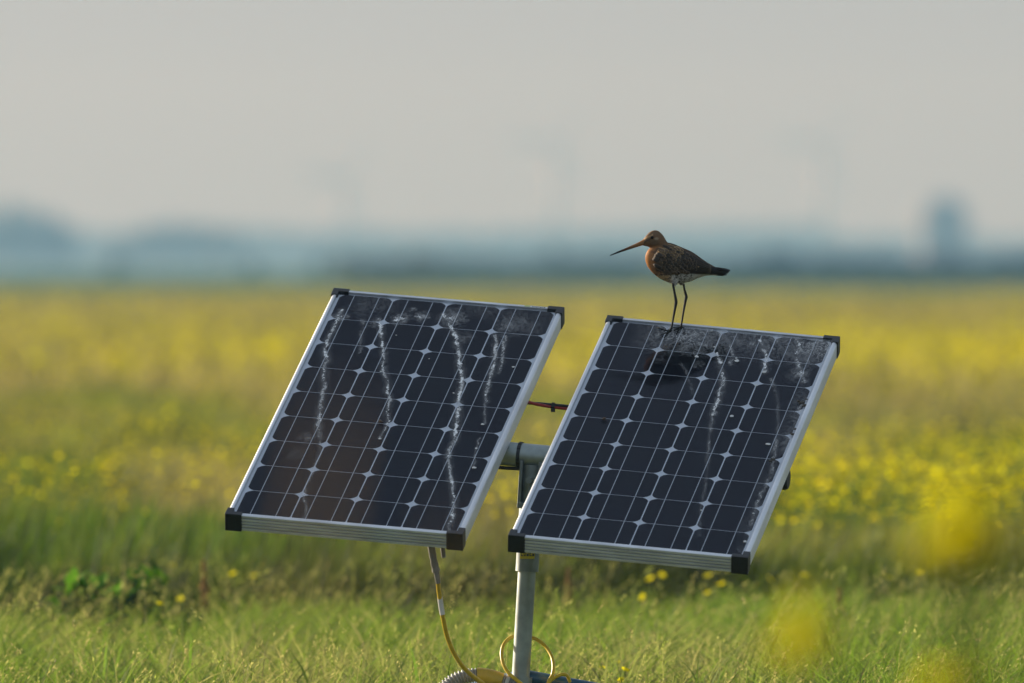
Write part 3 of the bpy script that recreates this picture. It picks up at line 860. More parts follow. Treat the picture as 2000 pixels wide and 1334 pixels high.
G = 'hazy trees on the left skyline'
tree(-30, 2850, 13.6, 12.5, 'hazy tree cut by the left edge of the picture', G)
tree(36, 2900, 15.0, 10.5, 'tallest hazy tree on the left skyline', G, 520)
tree(85, 2900, 12.6, 10, 'rounded hazy tree right beside the tallest one on the left', G)
tree(122, 2900, 10.6, 7.7, 'lower hazy tree ending the left edge clump', G)
G = 'fainter clump of trees left of centre'
tree(255, 3000, 8.3, 10, 'lowest leftmost tree of the fainter clump left of centre', G)
tree(300, 3000, 10.8, 10, 'second tree of the fainter clump, beside its lowest one', G)
tree(345, 3050, 11.2, 10, 'highest crown in the fainter clump left of centre', G)
tree(395, 3050, 10.8, 10, 'fourth tree of the fainter clump left of centre', G)
tree(440, 3000, 10.6, 9, 'rightmost tree of the fainter clump left of centre', G)

def bush(px, Y, h, w, label, group='small bushes on the far field edge', cols=((0.04, 0.06, 0.02), (0.07, 0.09, 0.03))):
    x = (px - 1000) / FPX * Y
    root = empty('bush', (x, Y, 0))
    bm = bmesh.new()
    for k in range(4):
        a = k * 1.6
        tube(bm, [(0, 0, -0.1), (math.cos(a) * w * 0.2, math.sin(a) * w * 0.2, h * 0.6)], lambda t: 0.05 * (1 - 0.6 * t), 5)
    bm_obj('stem', bm, M['bark'], root)
    bm = bmesh.new(); cl = bm.verts.layers.float_color.new('col')
    leaf_cloud(bm, cl, [((0, 0, h * 0.5), (w * 0.5, w * 0.5, h * 0.5)), ((w * 0.2, 0, h * 0.6), (w * 0.3, w * 0.3, h * 0.4))], 260, h * 0.07, cols)
    bm_obj('foliage', bm, M['crown'], root, recalc=False)
    tag(root, label, 'bush', group)
bush(222, 1250, 2.0, 1.7, 'small green bush below the fainter tree clump')
bush(490, 1250, 1.8, 1.6, 'small dark bush right of the fainter tree clump')
bush(622, 1250, 2.0, 1.3, 'small dark bush left of the long hedge')
bush(1083, 1400, 3.0, 1.6, 'narrow upright bush rising from the hedge left of the bird')

def hedge(px0, px1, Y, h, label, cols, n):
    x0, x1 = (px0 - 1000) / FPX * Y, (px1 - 1000) / FPX * Y
    root = empty('hedge', ((x0 + x1) / 2, Y, 0)); hw = (x1 - x0) / 2
    bm = bmesh.new()
    k = int(hw / 1.2) + 2
    for i in range(k):
        x = -hw + 2 * hw * (i + 0.5) / k
        tube(bm, [(x, 0, -0.1), (x + 0.1, 0.05, h * 0.7)], lambda t: 0.05 * (1 - 0.5 * t), 5)
    bm_obj('stem', bm, M['bark'], root)['kind'] = 'stuff'
    bm = bmesh.new(); cl = bm.verts.layers.float_color.new('col')
    blobs = []
    m = int(2 * hw / (h * 0.7)) + 2
    for i in range(m):
        x = -hw + 2 * hw * i / (m - 1)
        hh = h * random.uniform(0.75, 1.05)
        blobs.append(((x, random.uniform(-0.3, 0.3), hh * 0.5), (h * 0.6, h * 0.5, hh * 0.5)))
    leaf_cloud(bm, cl, blobs, n, 0.22, cols)
    bm_obj('foliage', bm, M['crown'], root, recalc=False)
    tag(root, label, 'hedge', 'far hedges along the field edge')
hedge(680, 850, 1000, 1.95, 'brownish hedge above the left panel', ((0.17, 0.16, 0.05), (0.21, 0.20, 0.06)), 2200)
hedge(855, 1260, 1060, 1.8, 'greenish low hedge between the brownish hedge and the bird', ((0.09, 0.12, 0.03), (0.12, 0.15, 0.04)), 4200)
hedge(1290, 1450, 1060, 1.7, 'low green hedge behind the bird', ((0.05, 0.08, 0.03), (0.07, 0.10, 0.04)), 1800)
hedge(1430, 2060, 1020, 2.05, 'dark long hedge at the right under the round-topped tower', ((0.022, 0.035, 0.022), (0.035, 0.05, 0.03)), 5200)
bush(1850, 1000, 2.1, 3.0, 'dark hump of bush at the foot of the round-topped tower', cols=((0.02, 0.03, 0.02), (0.03, 0.045, 0.025)))

def treeline():
    bm = bmesh.new(); cl = bm.verts.layers.float_color.new('col')
    blobs = []
    x = -215.0
    while x < 215:
        px = x / 4500 * FPX + 1000
        h = 12.2 + 1.6 * float(vnoise(px / 130, 3.0, 61)) + (1.2 if 1250 < px < 1600 else 0) - (2.9 if px > 1620 else 0) - (0.6 if px < 650 else 0)
        blobs.append(((x, 4500 + random.uniform(-25, 25), h * 0.5), (5.2, 5, h * 0.5)))
        x += 4.0
    leaf_cloud(bm, cl, blobs, 16000, 1.3, ((0.04, 0.065, 0.03), (0.06, 0.08, 0.035)))
    o = bm_obj('distant_wood', bm, M['crown'], None, recalc=False)
    tag(o, 'long pale blue wood along the far horizon', None, kind='stuff')
treeline()

def tower():
    x = (1840 - 1000) / FPX * 2800
    root = empty('tower', (x, 2800, 0))
    root.scale = (1.95, 1.95, 1.52)
    bm = bmesh.new()
    prof = [(2.65, -0.3), (2.65, 7.2), (2.75, 7.25), (2.75, 7.45), (2.6, 7.5)]
    seg = 28
    def lathe(bm, prof):
        rings = [[bm.verts.new((r * math.cos(2 * math.pi * k / seg), r * math.sin(2 * math.pi * k / seg), z)) for k in range(seg)] for r, z in prof]
        for a, b in zip(rings, rings[1:]):
            for k in range(seg): bm.faces.new((a[k], a[(k + 1) % seg], b[(k + 1) % seg], b[k]))
        bm.faces.new(rings[-1])
    lathe(bm, prof)
    bm_obj('wall', bm, M['wall'], root, smooth=False)
    bm = bmesh.new()
    lathe(bm, [(2.6, 7.48), (2.5, 8.0), (2.15, 8.7), (1.5, 9.3), (0.7, 9.65), (0.2, 9.75)])
    bm_obj('dome', bm, M['wall'], root, smooth=True)
    bm = bmesh.new()
    for z in (1.2, 2.4, 3.6, 4.8, 6.0):
        tube(bm, [(2.7 * math.cos(a), 2.7 * math.sin(a), z) for a in [2 * math.pi * k / 24 for k in range(25)]], 0.05, 5)
    bm_obj('hoop', bm, M['wall'], root)
    tag(root, 'blue-grey tower with a rounded top rising above the dark hedge', 'tower')
tower()

def turbine(px, hub_py, Y, rotor, spin, label):
    x = (px - 1000) / FPX * Y
    hub = CAM_Z + (HORIZON - hub_py) / FPX * Y
    root = empty('wind_turbine', (x, Y, 0))
    bm = bmesh.new()
    tube(bm, [(0, 0, -0.5), (0, 0, hub)], lambda t: 2.2 - 1.0 * t, 16)
    bm_obj('mast', bm, M['turbine'], root, smooth=True)
    bm = bmesh.new()
    box(bm, (-1.3, -3.4, hub - 0.6), (1.3, 3.4, hub + 1.6))
    bevel(bm_obj('nacelle', bm, M['turbine'], root), 0.4)
    bm = bmesh.new()
    tube(bm, [(0, -3.4, hub + 0.5), (0, -4.2, hub + 0.5), (0, -5.0, hub + 0.5)], lambda t: 1.1 - 0.8 * t * t, 12)
    h = bm_obj('hub', bm, M['turbine'], root, smooth=True)
    for k in range(3):
        a = spin + k * 2 * math.pi / 3
        d = Vector((math.cos(a), 0, math.sin(a))); w = Vector((-math.sin(a), 0, math.cos(a)))
        bm = bmesh.new()
        rows = []
        for t, c, th in ((0.03, 0.5, 0.5), (0.15, 1.3, 0.4), (0.5, 0.9, 0.25), (0.9, 0.45, 0.12), (1.0, 0.1, 0.05)):
            p = Vector((0, -4.3, hub + 0.5)) + d * rotor * t
            rows.append([bm.verts.new(p + w * c * sx * 0.9 + Vector((0, th * sy, 0))) for sx, sy in ((-1, 0), (0.2, -1), (1, 0), (0.2, 1))])
        for r0, r1 in zip(rows, rows[1:]):
            for j in range(4): bm.faces.new((r0[j], r0[(j + 1) % 4], r1[(j + 1) % 4], r1[j]))
        bm_obj('blade', bm, M['turbine'], root, smooth=True)
    tag(root, label, 'wind turbine', 'wind turbines dissolving in the haze')
turbine(668, 352, 4700, 15, 0.9, 'leftmost faint wind turbine above the left panel')
turbine(1085, 282, 5100, 20, 3.1, 'faint wind turbine in the middle of the sky left of the bird')
turbine(1605, 285, 5200, 20, 3.0, 'rightmost faintest wind turbine left of the round-topped tower')
# ------------------------------------------------------------------ solar panels
PITCH_C = 0.127
HU, HV = 0.2705, 0.5830            # outer half sizes of the frame
ZT, ZB = 0.0065, -0.0315           # top and bottom of the frame; cells lie at 0

def panel_matrix(k):
    P = PANEL[k]
    u, v, n = Vector(P['u']), Vector(P['v']), Vector(P['n'])
    y = -v
    m = Matrix(((u.x, y.x, n.x, P['c'][0]), (u.y, y.y, n.y, P['c'][1]), (u.z, y.z, n.z, P['c'][2]), (0, 0, 0, 1)))
    return m

def on_panel(k, px, py, h=0.0045):
    """world point on the glass of panel k seen at a pixel of the photograph"""
    P = PANEL[k]; n = Vector(P['n']); c = Vector(P['c']) + n * h
    d = ray(px, py); o = Vector((0, 0, CAM_Z))
    return o + d * ((c - o).dot(n) / d.dot(n))

def cell_mesh():
    bm = bmesh.new()
    a, b, c = 0.0620, 0.0623, 0.0150
    pts = []
    for sx, sy in ((1, 1), (-1, 1), (-1, -1), (1, -1)):
        arc = []
        for i in range(6):
            # arc of the round wafer cutting the corner
            t = i / 5
            bul = 0.16 * c * math.sin(math.pi * t)
            x, y = a - c * t + bul * 0.7, b - c * (1 - t) + bul * 0.7
            arc.append((sx * x, sy * y))
        if sx * sy < 0: arc.reverse()
        pts += arc
    prism(bm, pts, -0.0003, 0.0, None)
    me = bpy.data.meshes.new('cell'); bmesh.ops.recalc_face_normals(bm, faces=bm.faces); bm.to_mesh(me); bm.free()
    me.materials.append(M['cell'])
    return me
CELL = cell_mesh()

def ribbon_mesh(w, l):
    bm = bmesh.new()
    box(bm, (-w / 2, -l / 2, 0.00035), (w / 2, l / 2, 0.0007))
    me = bpy.data.meshes.new('busbar'); bm.to_mesh(me); bm.free(); me.materials.append(M['ribbon'])
    return me
RIBBON = ribbon_mesh(0.0017, 9 * PITCH_C)

def rail_profile(grooved):
    p = [(-0.0105, ZT), (-0.002, ZT)]
    if grooved:
        p += [(0.0, ZT - 0.0015)]
        z = ZT - 0.006
        for k in range(4):
            p += [(0.0, z), (-0.0042, z - 0.0007), (-0.0042, z - 0.0031), (0.0, z - 0.0038)]
            z -= 0.0076
        p += [(0.0, ZB)]
    else:
        p = [(-0.0105, ZT), (-0.0075, ZT + 0.0006)]
        for i in range(6):
            a = math.pi / 2 * (1 - i / 5)
            p.append((-0.007 + 0.007 * math.cos(a), ZT - 0.007 + 0.0076 * math.sin(a)))
        p += [(0.0, ZB)]
    p += [(-0.012, ZB), (-0.012, ZB + 0.018), (-0.0105, ZB + 0.019)]
    return p

def rail(parent, along, half, off, sign, grooved, mat):
    """a frame rail: along 'x' or 'y', half length, its outer face at off*sign"""
    bm = bmesh.new()
    prof = rail_profile(grooved)
    ends = []
    for s in (-half, half):
        if along == 'x': ends.append([bm.verts.new((s, sign * (off + o), z)) for o, z in prof])
        else: ends.append([bm.verts.new((sign * (off + o), s, z)) for o, z in prof])
    n = len(prof)
    for i in range(n): bm.faces.new((ends[0][i], ends[0][(i + 1) % n], ends[1][(i + 1) % n], ends[1][i]))
    bm.faces.new(ends[0]); bm.faces.new(ends[1][::-1])
    o = bm_obj('frame_rail', bm, mat, parent, smooth=True)
    m = o.modifiers.new('edges', 'EDGE_SPLIT'); m.split_angle = R(35)
    return o

def cap_mesh(bottom):
    bm = bmesh.new()
    L1, L2, w, e = 0.036, 0.030 if not bottom else 0.030, 0.0135, 0.0022
    poly = [(e, e), (-L1, e), (-L1, -w), (-w, -w), (-w, -L2), (e, -L2)]
    prism(bm, poly, ZB - 0.0025, ZT + 0.0022)
    bmesh.ops.recalc_face_normals(bm, faces=bm.faces)
    me = bpy.data.meshes.new('corner_cap'); bm.to_mesh(me); bm.free(); me.materials.append(M['cap'])
    return me
CAP = cap_mesh(False)

def dirt_film(k, root):
    """sheet just above the glass whose vertex colours say where droppings dried"""
    D = DIRT[k]
    x = np.arange(-0.2585, 0.2586, 0.0022); y = np.arange(-0.5705, 0.5706, 0.0026)
    XX, YY = np.meshgrid(x, y)
    wob = (vnoise(XX * 90, YY * 60, 71) - 0.5) * 0.006 + (vnoise(XX * 260, YY * 180, 72) - 0.5) * 0.003
    cr = np.zeros_like(XX); hz = np.zeros_like(XX); rn = np.zeros_like(XX)
    for w, s0, s1, pts in D['st']:
        pts = np.array(pts); n = len(pts)
        for i in range(n - 1):
            a, b = pts[i], pts[i + 1]; ab = b - a
            t = np.clip(((XX - a[0]) * ab[0] + (YY - a[1]) * ab[1]) / (ab @ ab), 0, 1)
            # widths are seen across the slope, so measure across x with a little y
            d = np.hypot(XX + wob - a[0] - t * ab[0], (YY - a[1] - t * ab[1]) * 0.8)
            f = np.clip(1.25 - d / (w * 0.52), 0, 1); f = f * f * (3 - 2 * f)
            s = s0 + (s1 - s0) * (i + t) / (n - 1)
            lump = 0.45 + 0.7 * vnoise(XX * 30, YY * 45, 73)
            cr = np.maximum(cr, f * s ** 0.8 * np.clip(lump, 0, 1.05))
            f3 = np.clip(1.2 - d / (w * 0.5), 0, 1); rn = np.maximum(rn, f3 * f3 * (3 - 2 * f3) * s * np.clip(0.05 + 1.25 * vnoise(XX * 60, YY * 42, 79), 0, 1))
            f2 = np.clip(1.3 - d / (w * 1.0), 0, 1)
            hz = np.maximum(hz, f2 * s * 0.35)
    for cx, cy, r, s in D['sp']:
        d = np.hypot(XX + wob * 2.5 - cx, (YY - cy + wob) * 0.62) / r
        f = np.clip(1.35 - d, 0, 1)
        cr = np.maximum(cr, f * s * (0.45 + 0.75 * vnoise(XX * 120, YY * 80, 74)))
        hz = np.maximum(hz, np.clip(1.5 - d * 0.8, 0, 1) * s * 0.75)
        rn = np.maximum(rn, np.clip(1.2 - d * 1.1, 0, 1) * s * np.clip(1.5 * vnoise(XX * 75, YY * 45, 80) - 0.2, 0, 1))
    if k == 'R':
        # trampled grime along the upper edge where the bird perches
        g = np.clip((YY - 0.40) / 0.10, 0, 1) * np.clip((XX + 0.21) / 0.12, 0, 1)
        g *= 0.35 + 0.9 * vnoise(XX * 14, YY * 10, 75)
        hz = np.maximum(hz, g * 0.72)
        cr = np.maximum(cr, g * 0.50)
        g2 = np.clip((XX - 0.215) / 0.03, 0, 1) * np.clip((0.5 - YY) / 0.2, 0, 1) * vnoise(XX * 40, YY * 12, 76)
        hz = np.maximum(hz, g2 * 0.35)
    else:
        g = np.clip((YY - 0.43) / 0.08, 0, 1) * np.clip(vnoise(XX * 12, YY * 9, 77) * 1.6 - 0.4, 0, 1)
        hz = np.maximum(hz, g * 0.20); cr = np.maximum(cr, g * 0.30)
    # a thin dust over everything
    hz = np.maximum(hz, 0.002 + 0.008 * vnoise(XX * 9, YY * 7, 78))
    V = np.stack([XX, YY, np.full_like(XX, 0.0050)], -1).reshape(-1, 3)
    nx, ny = len(x), len(y)
    i = (np.arange(ny - 1)[:, None] * nx + np.arange(nx - 1)[None]).ravel()
    C = np.stack([np.clip(cr, 0, 1), np.clip(hz, 0, 1), np.clip(rn, 0, 1)], -1).reshape(-1, 3)
    o = link('dried_droppings', np_mesh('dried_droppings', V, np.stack([i, i + 1, i + nx + 1, i + nx], 1), None, C), M['film'], root)
    o['kind'] = 'stuff'
    o['label'] = 'dried white droppings and dust on the glass'

def lump_mesh(seed):
    random.seed(seed)
    bm = bmesh.new()
    bmesh.ops.create_icosphere(bm, subdivisions=2, radius=1.0)
    for v in bm.verts:
        f = 1 + random.uniform(-0.22, 0.22)
        v.co = Vector((v.co.x * f, v.co.y * f * 1.25, max(-0.05, v.co.z * 0.35 * f)))
    me = bpy.data.meshes.new('dropping'); bm.to_mesh(me); bm.free(); me.materials.append(M['dropping'])
    for p in me.polygons: p.use_smooth = True
    return me
LUMPS = [lump_mesh(s) for s in (1, 2, 3)]

def solar_panel(k, label):
    root = empty('solar_panel', matrix=panel_matrix(k))
    bm = bmesh.new(); box(bm, (-0.262, -0.575, -0.0035), (0.262, 0.575, -0.0006))
    bm_obj('backsheet', bm, M['backsheet'], root)
    for j in range(9):
        for i in range(4):
            c = link('cell', CELL, None, root)
            c.location = ((i - 1.5) * PITCH_C, (4 - j) * PITCH_C, 0)
    for i in range(4):
        for s in (-1, 1):
            r = link('busbar', RIBBON, None, root)
            r.location = ((i - 1.5) * PITCH_C + s * 0.0292, 0, 0)
    bm = bmesh.new()
    bm.faces.new([bm.verts.new(p) for p in ((-0.262, -0.575, 0.0042), (0.262, -0.575, 0.0042), (0.262, 0.575, 0.0042), (-0.262, 0.575, 0.0042))])
    bm_obj('glass_pane', bm, M['glass'], root, recalc=False)
    for s in (-1, 1):
        rail(root, 'x', HU - 0.0125, HV, s, True, M['alu'])
        rail(root, 'y', HV - 0.004, HU, s, False, M['alu_side'])
    for sx in (-1, 1):
        for sy in (-1, 1):
            c = link('corner_cap', CAP, None, root)
            c.location = (sx * HU, sy * HV, 0); c.scale = (sx, sy, 1)
            bevel(c, 0.0012, 2)
    # junction box under the top half and a cross brace on the back
    bm = bmesh.new(); box(bm, (-0.06, 0.40, -0.030), (0.06, 0.50, -0.0036))
    bevel(bm_obj('junction_box', bm, M['cap'], root), 0.003)
    for s in (-1, 1):
        bm = bmesh.new(); box(bm, (s * 0.16 - 0.015, -HV + 0.012, ZB - 0.004), (s * 0.16 + 0.015, HV - 0.012, ZB - 0.0005))
        bm_obj('mounting_strap', bm, M['galv'], root)
    dirt_film(k, root)
    for q, (x, y, r) in enumerate(DIRT[k]['lu']):
        o = link('dropping', LUMPS[q % 3], None, root)
        o.location = (x, y, 0.0051); o.scale = (r, r, r * 0.8); o.rotation_euler = (0, 0, q * 1.7)
    tag(root, label, 'solar panel', 'the two solar panels')
    return root

panelL = solar_panel('L', 'left solar panel with four long white dropping streaks down its dark cells')
panelR = solar_panel('R', 'right solar panel with the bird on its grimy upper edge')
# maker's sticker on the top rail of the left panel
def local_box(name, parent, lo, hi, mat):
    bm = bmesh.new(); box(bm, lo, hi); return bm_obj(name, bm, mat, parent)
st = local_box('sticker', panelL, (0.165, HV - 0.0095, ZT + 0.0001), (0.232, HV - 0.0025, ZT + 0.0004), M['label_white'])
local_box('sticker_emblem', st, (0.180, HV - 0.0088, ZT + 0.0004), (0.193, HV - 0.0032, ZT + 0.0006), M['label_green'])
bm = bmesh.new()
for i in range(7):
    x = 0.198 + i * 0.0046
    box(bm, (x, HV - 0.0086 + 0.001 * (i % 2), ZT + 0.0004), (x + 0.0032, HV - 0.0046, ZT + 0.0006))
bm_obj('sticker_print', bm, M['ink'], st)
# crumbs of dirt caught at the right rail of the right panel
random.seed(5)
for px, py, r in ((1566, 787, 0.005), (1572, 792, 0.004), (1560, 783, 0.003), (1548, 848, 0.004), (1553, 838, 0.003), (1510, 897, 0.004), (1505, 900, 0.003), (1575, 780, 0.0025)):
    p = panelR.matrix_world.inverted() @ on_panel('R', px, py, 0.005)
    o = link('dirt_crumb', LUMPS[1].copy(), None, panelR)
    o.data.materials.clear(); o.data.materials.append(M['crumb'])
    o.location = p; o.scale = (r * 1.6, r, r * 1.5); o.rotation_euler = (0, 0, random.uniform(0, 6))

def insect(k, px, py, label):
    p = on_panel(k, px, py, 0.0052)
    root = empty('insect', matrix=Matrix.Translation(p) @ panel_matrix(k).to_3x3().to_4x4() @ Matrix.Rotation(random.uniform(0, 6), 4, 'Z'))
    bm = bmesh.new()
    tube(bm, smooth_path([(-0.0045, 0, 0.003), (-0.002, 0, 0.0034), (0.001, 0, 0.0034), (0.004, 0, 0.003)], 4), lambda t: 0.0004 + 0.0027 * math.sin(math.pi * t) ** 0.6, 8)
    bm_obj('body', bm, M['insect'], root, smooth=True)
    bm = bmesh.new(); bmesh.ops.create_icosphere(bm, subdivisions=1, radius=0.0014, matrix=Matrix.Translation((0.005, 0, 0.0028)))
    bm_obj('head', bm, M['insect'], root, smooth=True)
    for s in (-1, 1):
        for j in (-1, 0, 1):
            bm = bmesh.new()
            tube(bm, [(j * 0.0018, s * 0.0015, 0.0025), (j * 0.003, s * 0.0042, 0.003), (j * 0.0038, s * 0.0058, 0)], 0.0003, 4)
            bm_obj('leg', bm, M['insect'], root)
    tag(root, label, 'insect', 'insects resting on the glass')
insect('L', 743, 825, 'tiny brown insect on the glass of the left panel')
insect('R', 1180, 820, 'tiny dark insect on the glass of the right panel')

# ------------------------------------------------------------------ the stand
def back_point(k, du, w=0.034, h=0.062):
    P = PANEL[k]
    return Vector(P['c']) - Vector(P['n']) * h + Vector(P['v']) * w + Vector(P['u']) * du
B0, B1 = back_point('L', -0.20), back_point('R', 0.250)
Bdir = (B1 - B0).normalized()
tee = B0 + Bdir * ((0.0495 - B0.x) / Bdir.x)
foot_px = at(1017.5, 1312, tee.y)
pole_dir = (tee - foot_px).normalized()
def pole_at(z): return foot_px + pole_dir * ((z - foot_px.z) / pole_dir.z)
base_c = pole_at(0.0)
stand = empty('panel_stand', base_c)
def S(pts): return [Vector(p) - base_c for p in pts]

tube_obj('post', S([pole_at(-0.25), pole_at(0.45)]), 0.0204, M['galv'], stand, 28)
coupler_top, coupler_bot = pole_at(tee.z - 0.02), at(1029, 1116, tee.y)
coupler_bot = pole_at(coupler_bot.z)
sl = tube_obj('sleeve', S([coupler_bot, coupler_top]), 0.0263, M['galv_fit'], stand, 28)
bevel(sl, 0.002)
tube_obj('crossbar', S([B0, B1]), 0.0240, M['galv'], stand, 28)
tube_obj('tee_socket', S([tee - Bdir * 0.075, tee + Bdir * 0.085]), 0.0275, M['galv'], stand, 28)
# web plate of the tee casting, in front of the sleeve
bm = bmesh.new()
zax = pole_dir; xax = Bdir; yax = zax.cross(xax).normalized()
Mx = Matrix((( xax.x, yax.x, zax.x, 0), (xax.y, yax.y, zax.y, 0), (xax.z, yax.z, zax.z, 0), (0, 0, 0, 1)))
Mx.translation = tee - base_c
box(bm, (-0.026, -0.030, -0.11), (-0.018, 0.02, -0.012), Mx)
box(bm, (0.018, -0.030, -0.11), (0.026, 0.02, -0.012), Mx)
box(bm, (-0.0262, -0.0305, -0.120), (0.0262, -0.0215, -0.106), Mx)
bevel(bm_obj('clamp_bracket', bm, M['galv_fit'], stand), 0.002)
for dz in (-0.055,):
    bm = bmesh.new()
    c = tee - base_c + zax * dz - yax * 0.028
    tube(bm, [c, c - yax * 0.012], 0.008, 6)
    bm_obj('bolt', bm, M['galv_fit'], stand)
# end plug of the crossbar
tube_obj('end_cap', S([B1 - Bdir * 0.004, B1 + Bdir * 0.010, B1 + Bdir * 0.016]), lambda t: 0.0250 if t < 0.9 else 0.021, M['black_rubber'], stand, 28)
# bracing saddle clamps behind each panel
for k in 'LR':
    for s in (-1, 1):
        c = back_point(k, s * 0.16)
        bm = bmesh.new()
        pts = []
        u = Bdir; n = Vector(PANEL[k]['n']); v = Vector(PANEL[k]['v'])
        for i in range(11):
            a = math.pi * i / 10
            pts.append(c - base_c + v * math.cos(a) * 0.0275 - n * math.sin(a) * 0.0275)
        pts = [pts[0] + n * 0.027] + pts + [pts[-1] + n * 0.027]
        tube(bm, pts, 0.004, 8)
        bm_obj('u_bolt', bm, M['galv'], stand, smooth=True)
# yellow label on the sleeve with its dark print
def sleeve_patch(name, z0, z1, a0, a1, r, mat, parent):
    bm = bmesh.new(); rows = []
    for z in (z0, z1):
        p = pole_at(z) - base_c
        # angle measured from the camera side
        rows.append([bm.verts.new(p + Vector((math.sin(a), -math.cos(a), 0)) * r) for a in np.linspace(a0, a1, 9)])
    for i in range(8): bm.faces.new((rows[0][i], rows[0][i + 1], rows[1][i + 1], rows[1][i]))
    return bm_obj(name, bm, mat, parent, recalc=False)
lz = at(1029, 1091, tee.y).z
sleeve_patch('yellow_label', lz, lz + 0.026, -0.75, 0.62, 0.0267, M['label_yellow'], sl)
bm = bmesh.new()
gl = {'L': ('100', '100', '100', '111'), 'O': ('111', '101', '101', '111'), 'W': ('101', '101', '111', '111'), 'E': ('111', '110', '100', '111')}
a = -0.62
for ch in 'LOWEW':
    for ri, row in enumerate(gl[ch]):
        for ci, bit in enumerate(row):
            if bit == '1':
                z = lz + 0.0135 - ri * 0.0025
                p = pole_at(z) - base_c
                vs = []
                for da, dz in ((0, 0), (0.062, 0), (0.062, 0.0024), (0, 0.0024)):
                    an = a + ci * 0.062 + da
                    vs.append(bm.verts.new(p + Vector((math.sin(an) * 0.0269, -math.cos(an) * 0.0269, dz))))
                bm.faces.new(vs)
    a += 0.25
bm_obj('label_print', bm, M['ink'], sl, recalc=False)
# socket at the foot and the blue leg running out to the right
sock = pole_at(at(1020, 1322, tee.y).z)
tube_obj('foot_socket', S([sock - pole_dir * 0.09, sock]), 0.0265, M['galv'], stand, 24)
p0, p1 = at(1024, 1322, tee.y + 0.02), at(1150, 1345, tee.y + 0.06)
p0 = p0 + (p0 - p1) * 0.02
p2 = p1 + (p1 - p0) * 3.2
tube_obj('base_leg', S([p0, p1, p2]), 0.017, M['blue_pipe'], stand, 20)
q1 = at(905, 1352, tee.y + 0.16)
tube_obj('base_leg', S([p0, q1, q1 + (q1 - p0) * 2.0]), 0.017, M['blue_pipe'], stand, 20)
tube_obj('base_leg', S([p0, p0 + Vector((0.03, 0.55, -0.19))]), 0.017, M['blue_pipe'], stand, 20)
tag(stand, 'galvanised post and crossbar with tee fitting carrying both panels', 'stand')

# ------------------------------------------------------------------ ties and cables
def ring_tie(c, axis, r, label, head_dir):
    root = empty('cable_tie', c)
    axis = axis.normalized(); s = axis.orthogonal().normalized(); t = axis.cross(s)
    bm = bmesh.new()
    pr = []
    for k in range(25):
        a = 2 * math.pi * k / 24
        pr.append((s * math.cos(a) + t * math.sin(a)))
    for i in range(24):
        q = []
        for d in (pr[i], pr[i + 1]):
            for rr, ax in ((r, -0.004), (r, 0.004)): q.append(bm.verts.new(d * rr + axis * ax))
        bm.faces.new((q[0], q[1], q[3], q[2]))
    o = bm_obj('strap', bm, M['black_rubber'], root)
    so = o.modifiers.new('thick', 'SOLIDIFY'); so.thickness = 0.0016; so.offset = 1
    bm = bmesh.new()
    h = Vector(head_dir).normalized() * (r + 0.003)
    box(bm, Vector(h) - Vector((0.005, 0.005, 0.004)), Vector(h) + Vector((0.005, 0.005, 0.004)))
    bm_obj('lock', bm, M['black_rubber'], root)
    tag(root, label, 'cable tie', 'black cable ties')
tie_c = B0 + Bdir * ((at(1016, 888, tee.y).x - B0.x) / Bdir.x)
ring_tie(tie_c, Bdir, 0.0285, 'black cable tie round the crossbar between the panels', (0, -0.4, -1))
a, b = back_point('L', 0.20, 0.034 + 0.045, 0.075), tie_c + Vector((0, -0.005, -0.031))
bc = tube_obj('black_cable', [a, a.lerp(b, 0.5) + Vector((0, 0, -0.002)), b, b + Bdir * 0.05 + Vector((0, 0.01, 0.004)), b + Bdir * 0.12 + Vector((0, 0.03, -0.03))], 0.0042, M['black_rubber'], None, 8, 5)
tag(bc, 'black cable strapped along the underside of the crossbar', 'cable')
yc = 32.50
tag(tube_obj('red_cable', [at(985, 776, yc), at(1030, 785, yc), at(1050, 790, yc), at(1080, 795, yc), at(1112, 799, yc), at(1160, 806, yc)], 0.0036, M['red_ins'], None, 8, 5),
    'red cable slung between the two panels', 'cable')
tag(tube_obj('black_lead', [at(985, 781, yc + .004), at(1032, 787.5, yc + 0.006), at(1052, 788, yc + .006), at(1080, 790.5, yc), at(1112, 793.5, yc), at(1160, 799, yc)], 0.0032, M['black_rubber'], None, 8, 5),
    'thin black cable running above the red one between the panels', 'cable')
ring_tie(at(1080, 793, yc), at(1090, 794.5, yc) - at(1070, 791, yc), 0.0072, 'tiny black cable tie binding the red and black cables', (0, -0.3, -1))

# yellow cable with its grey connector hanging from the left panel
yk = tee.y - 0.40
lead = empty('yellow_cable', at(940, 1330, tee.y - 0.05))
lc = Vector(lead.location)
def Lp(pts): return [Vector(p) - lc for p in pts]
c0, c1, c2, c3, c4 = at(841, 1060, yk), at(846, 1090, yk), at(849, 1104, yk), at(852, 1117, yk), at(856, 1140, yk)
tube_obj('connector', Lp([c0, c1]), 0.0085, M['grey_plastic'], lead, 12)
tube_obj('connector_nut', Lp([c1, c1.lerp(c2, 0.3), c2, c2.lerp(c3, 0.25), c2.lerp(c3, 0.6), c3]), lambda t: 0.0078 if t < 0.3 or 0.45 < t < 0.7 else 0.0094, M['grey_plastic'], lead, 12)
tube_obj('strain_relief', Lp([c3, c4]), lambda t: 0.0066 - 0.0012 * t, M['grey_plastic'], lead, 12)
cable_px = [(855.5, 1138), (858, 1160), (862, 1190), (866, 1210), (872, 1238), (883, 1268), (899, 1295), (916, 1314), (936, 1330), (965, 1352)]
ys = np.linspace(yk, tee.y - 0.06, len(cable_px))
tube_obj('cable', Lp([at(px, py, y) for (px, py), y in zip(cable_px, ys)]), 0.0052, M['yellow_ins'], lead, 12, 6)
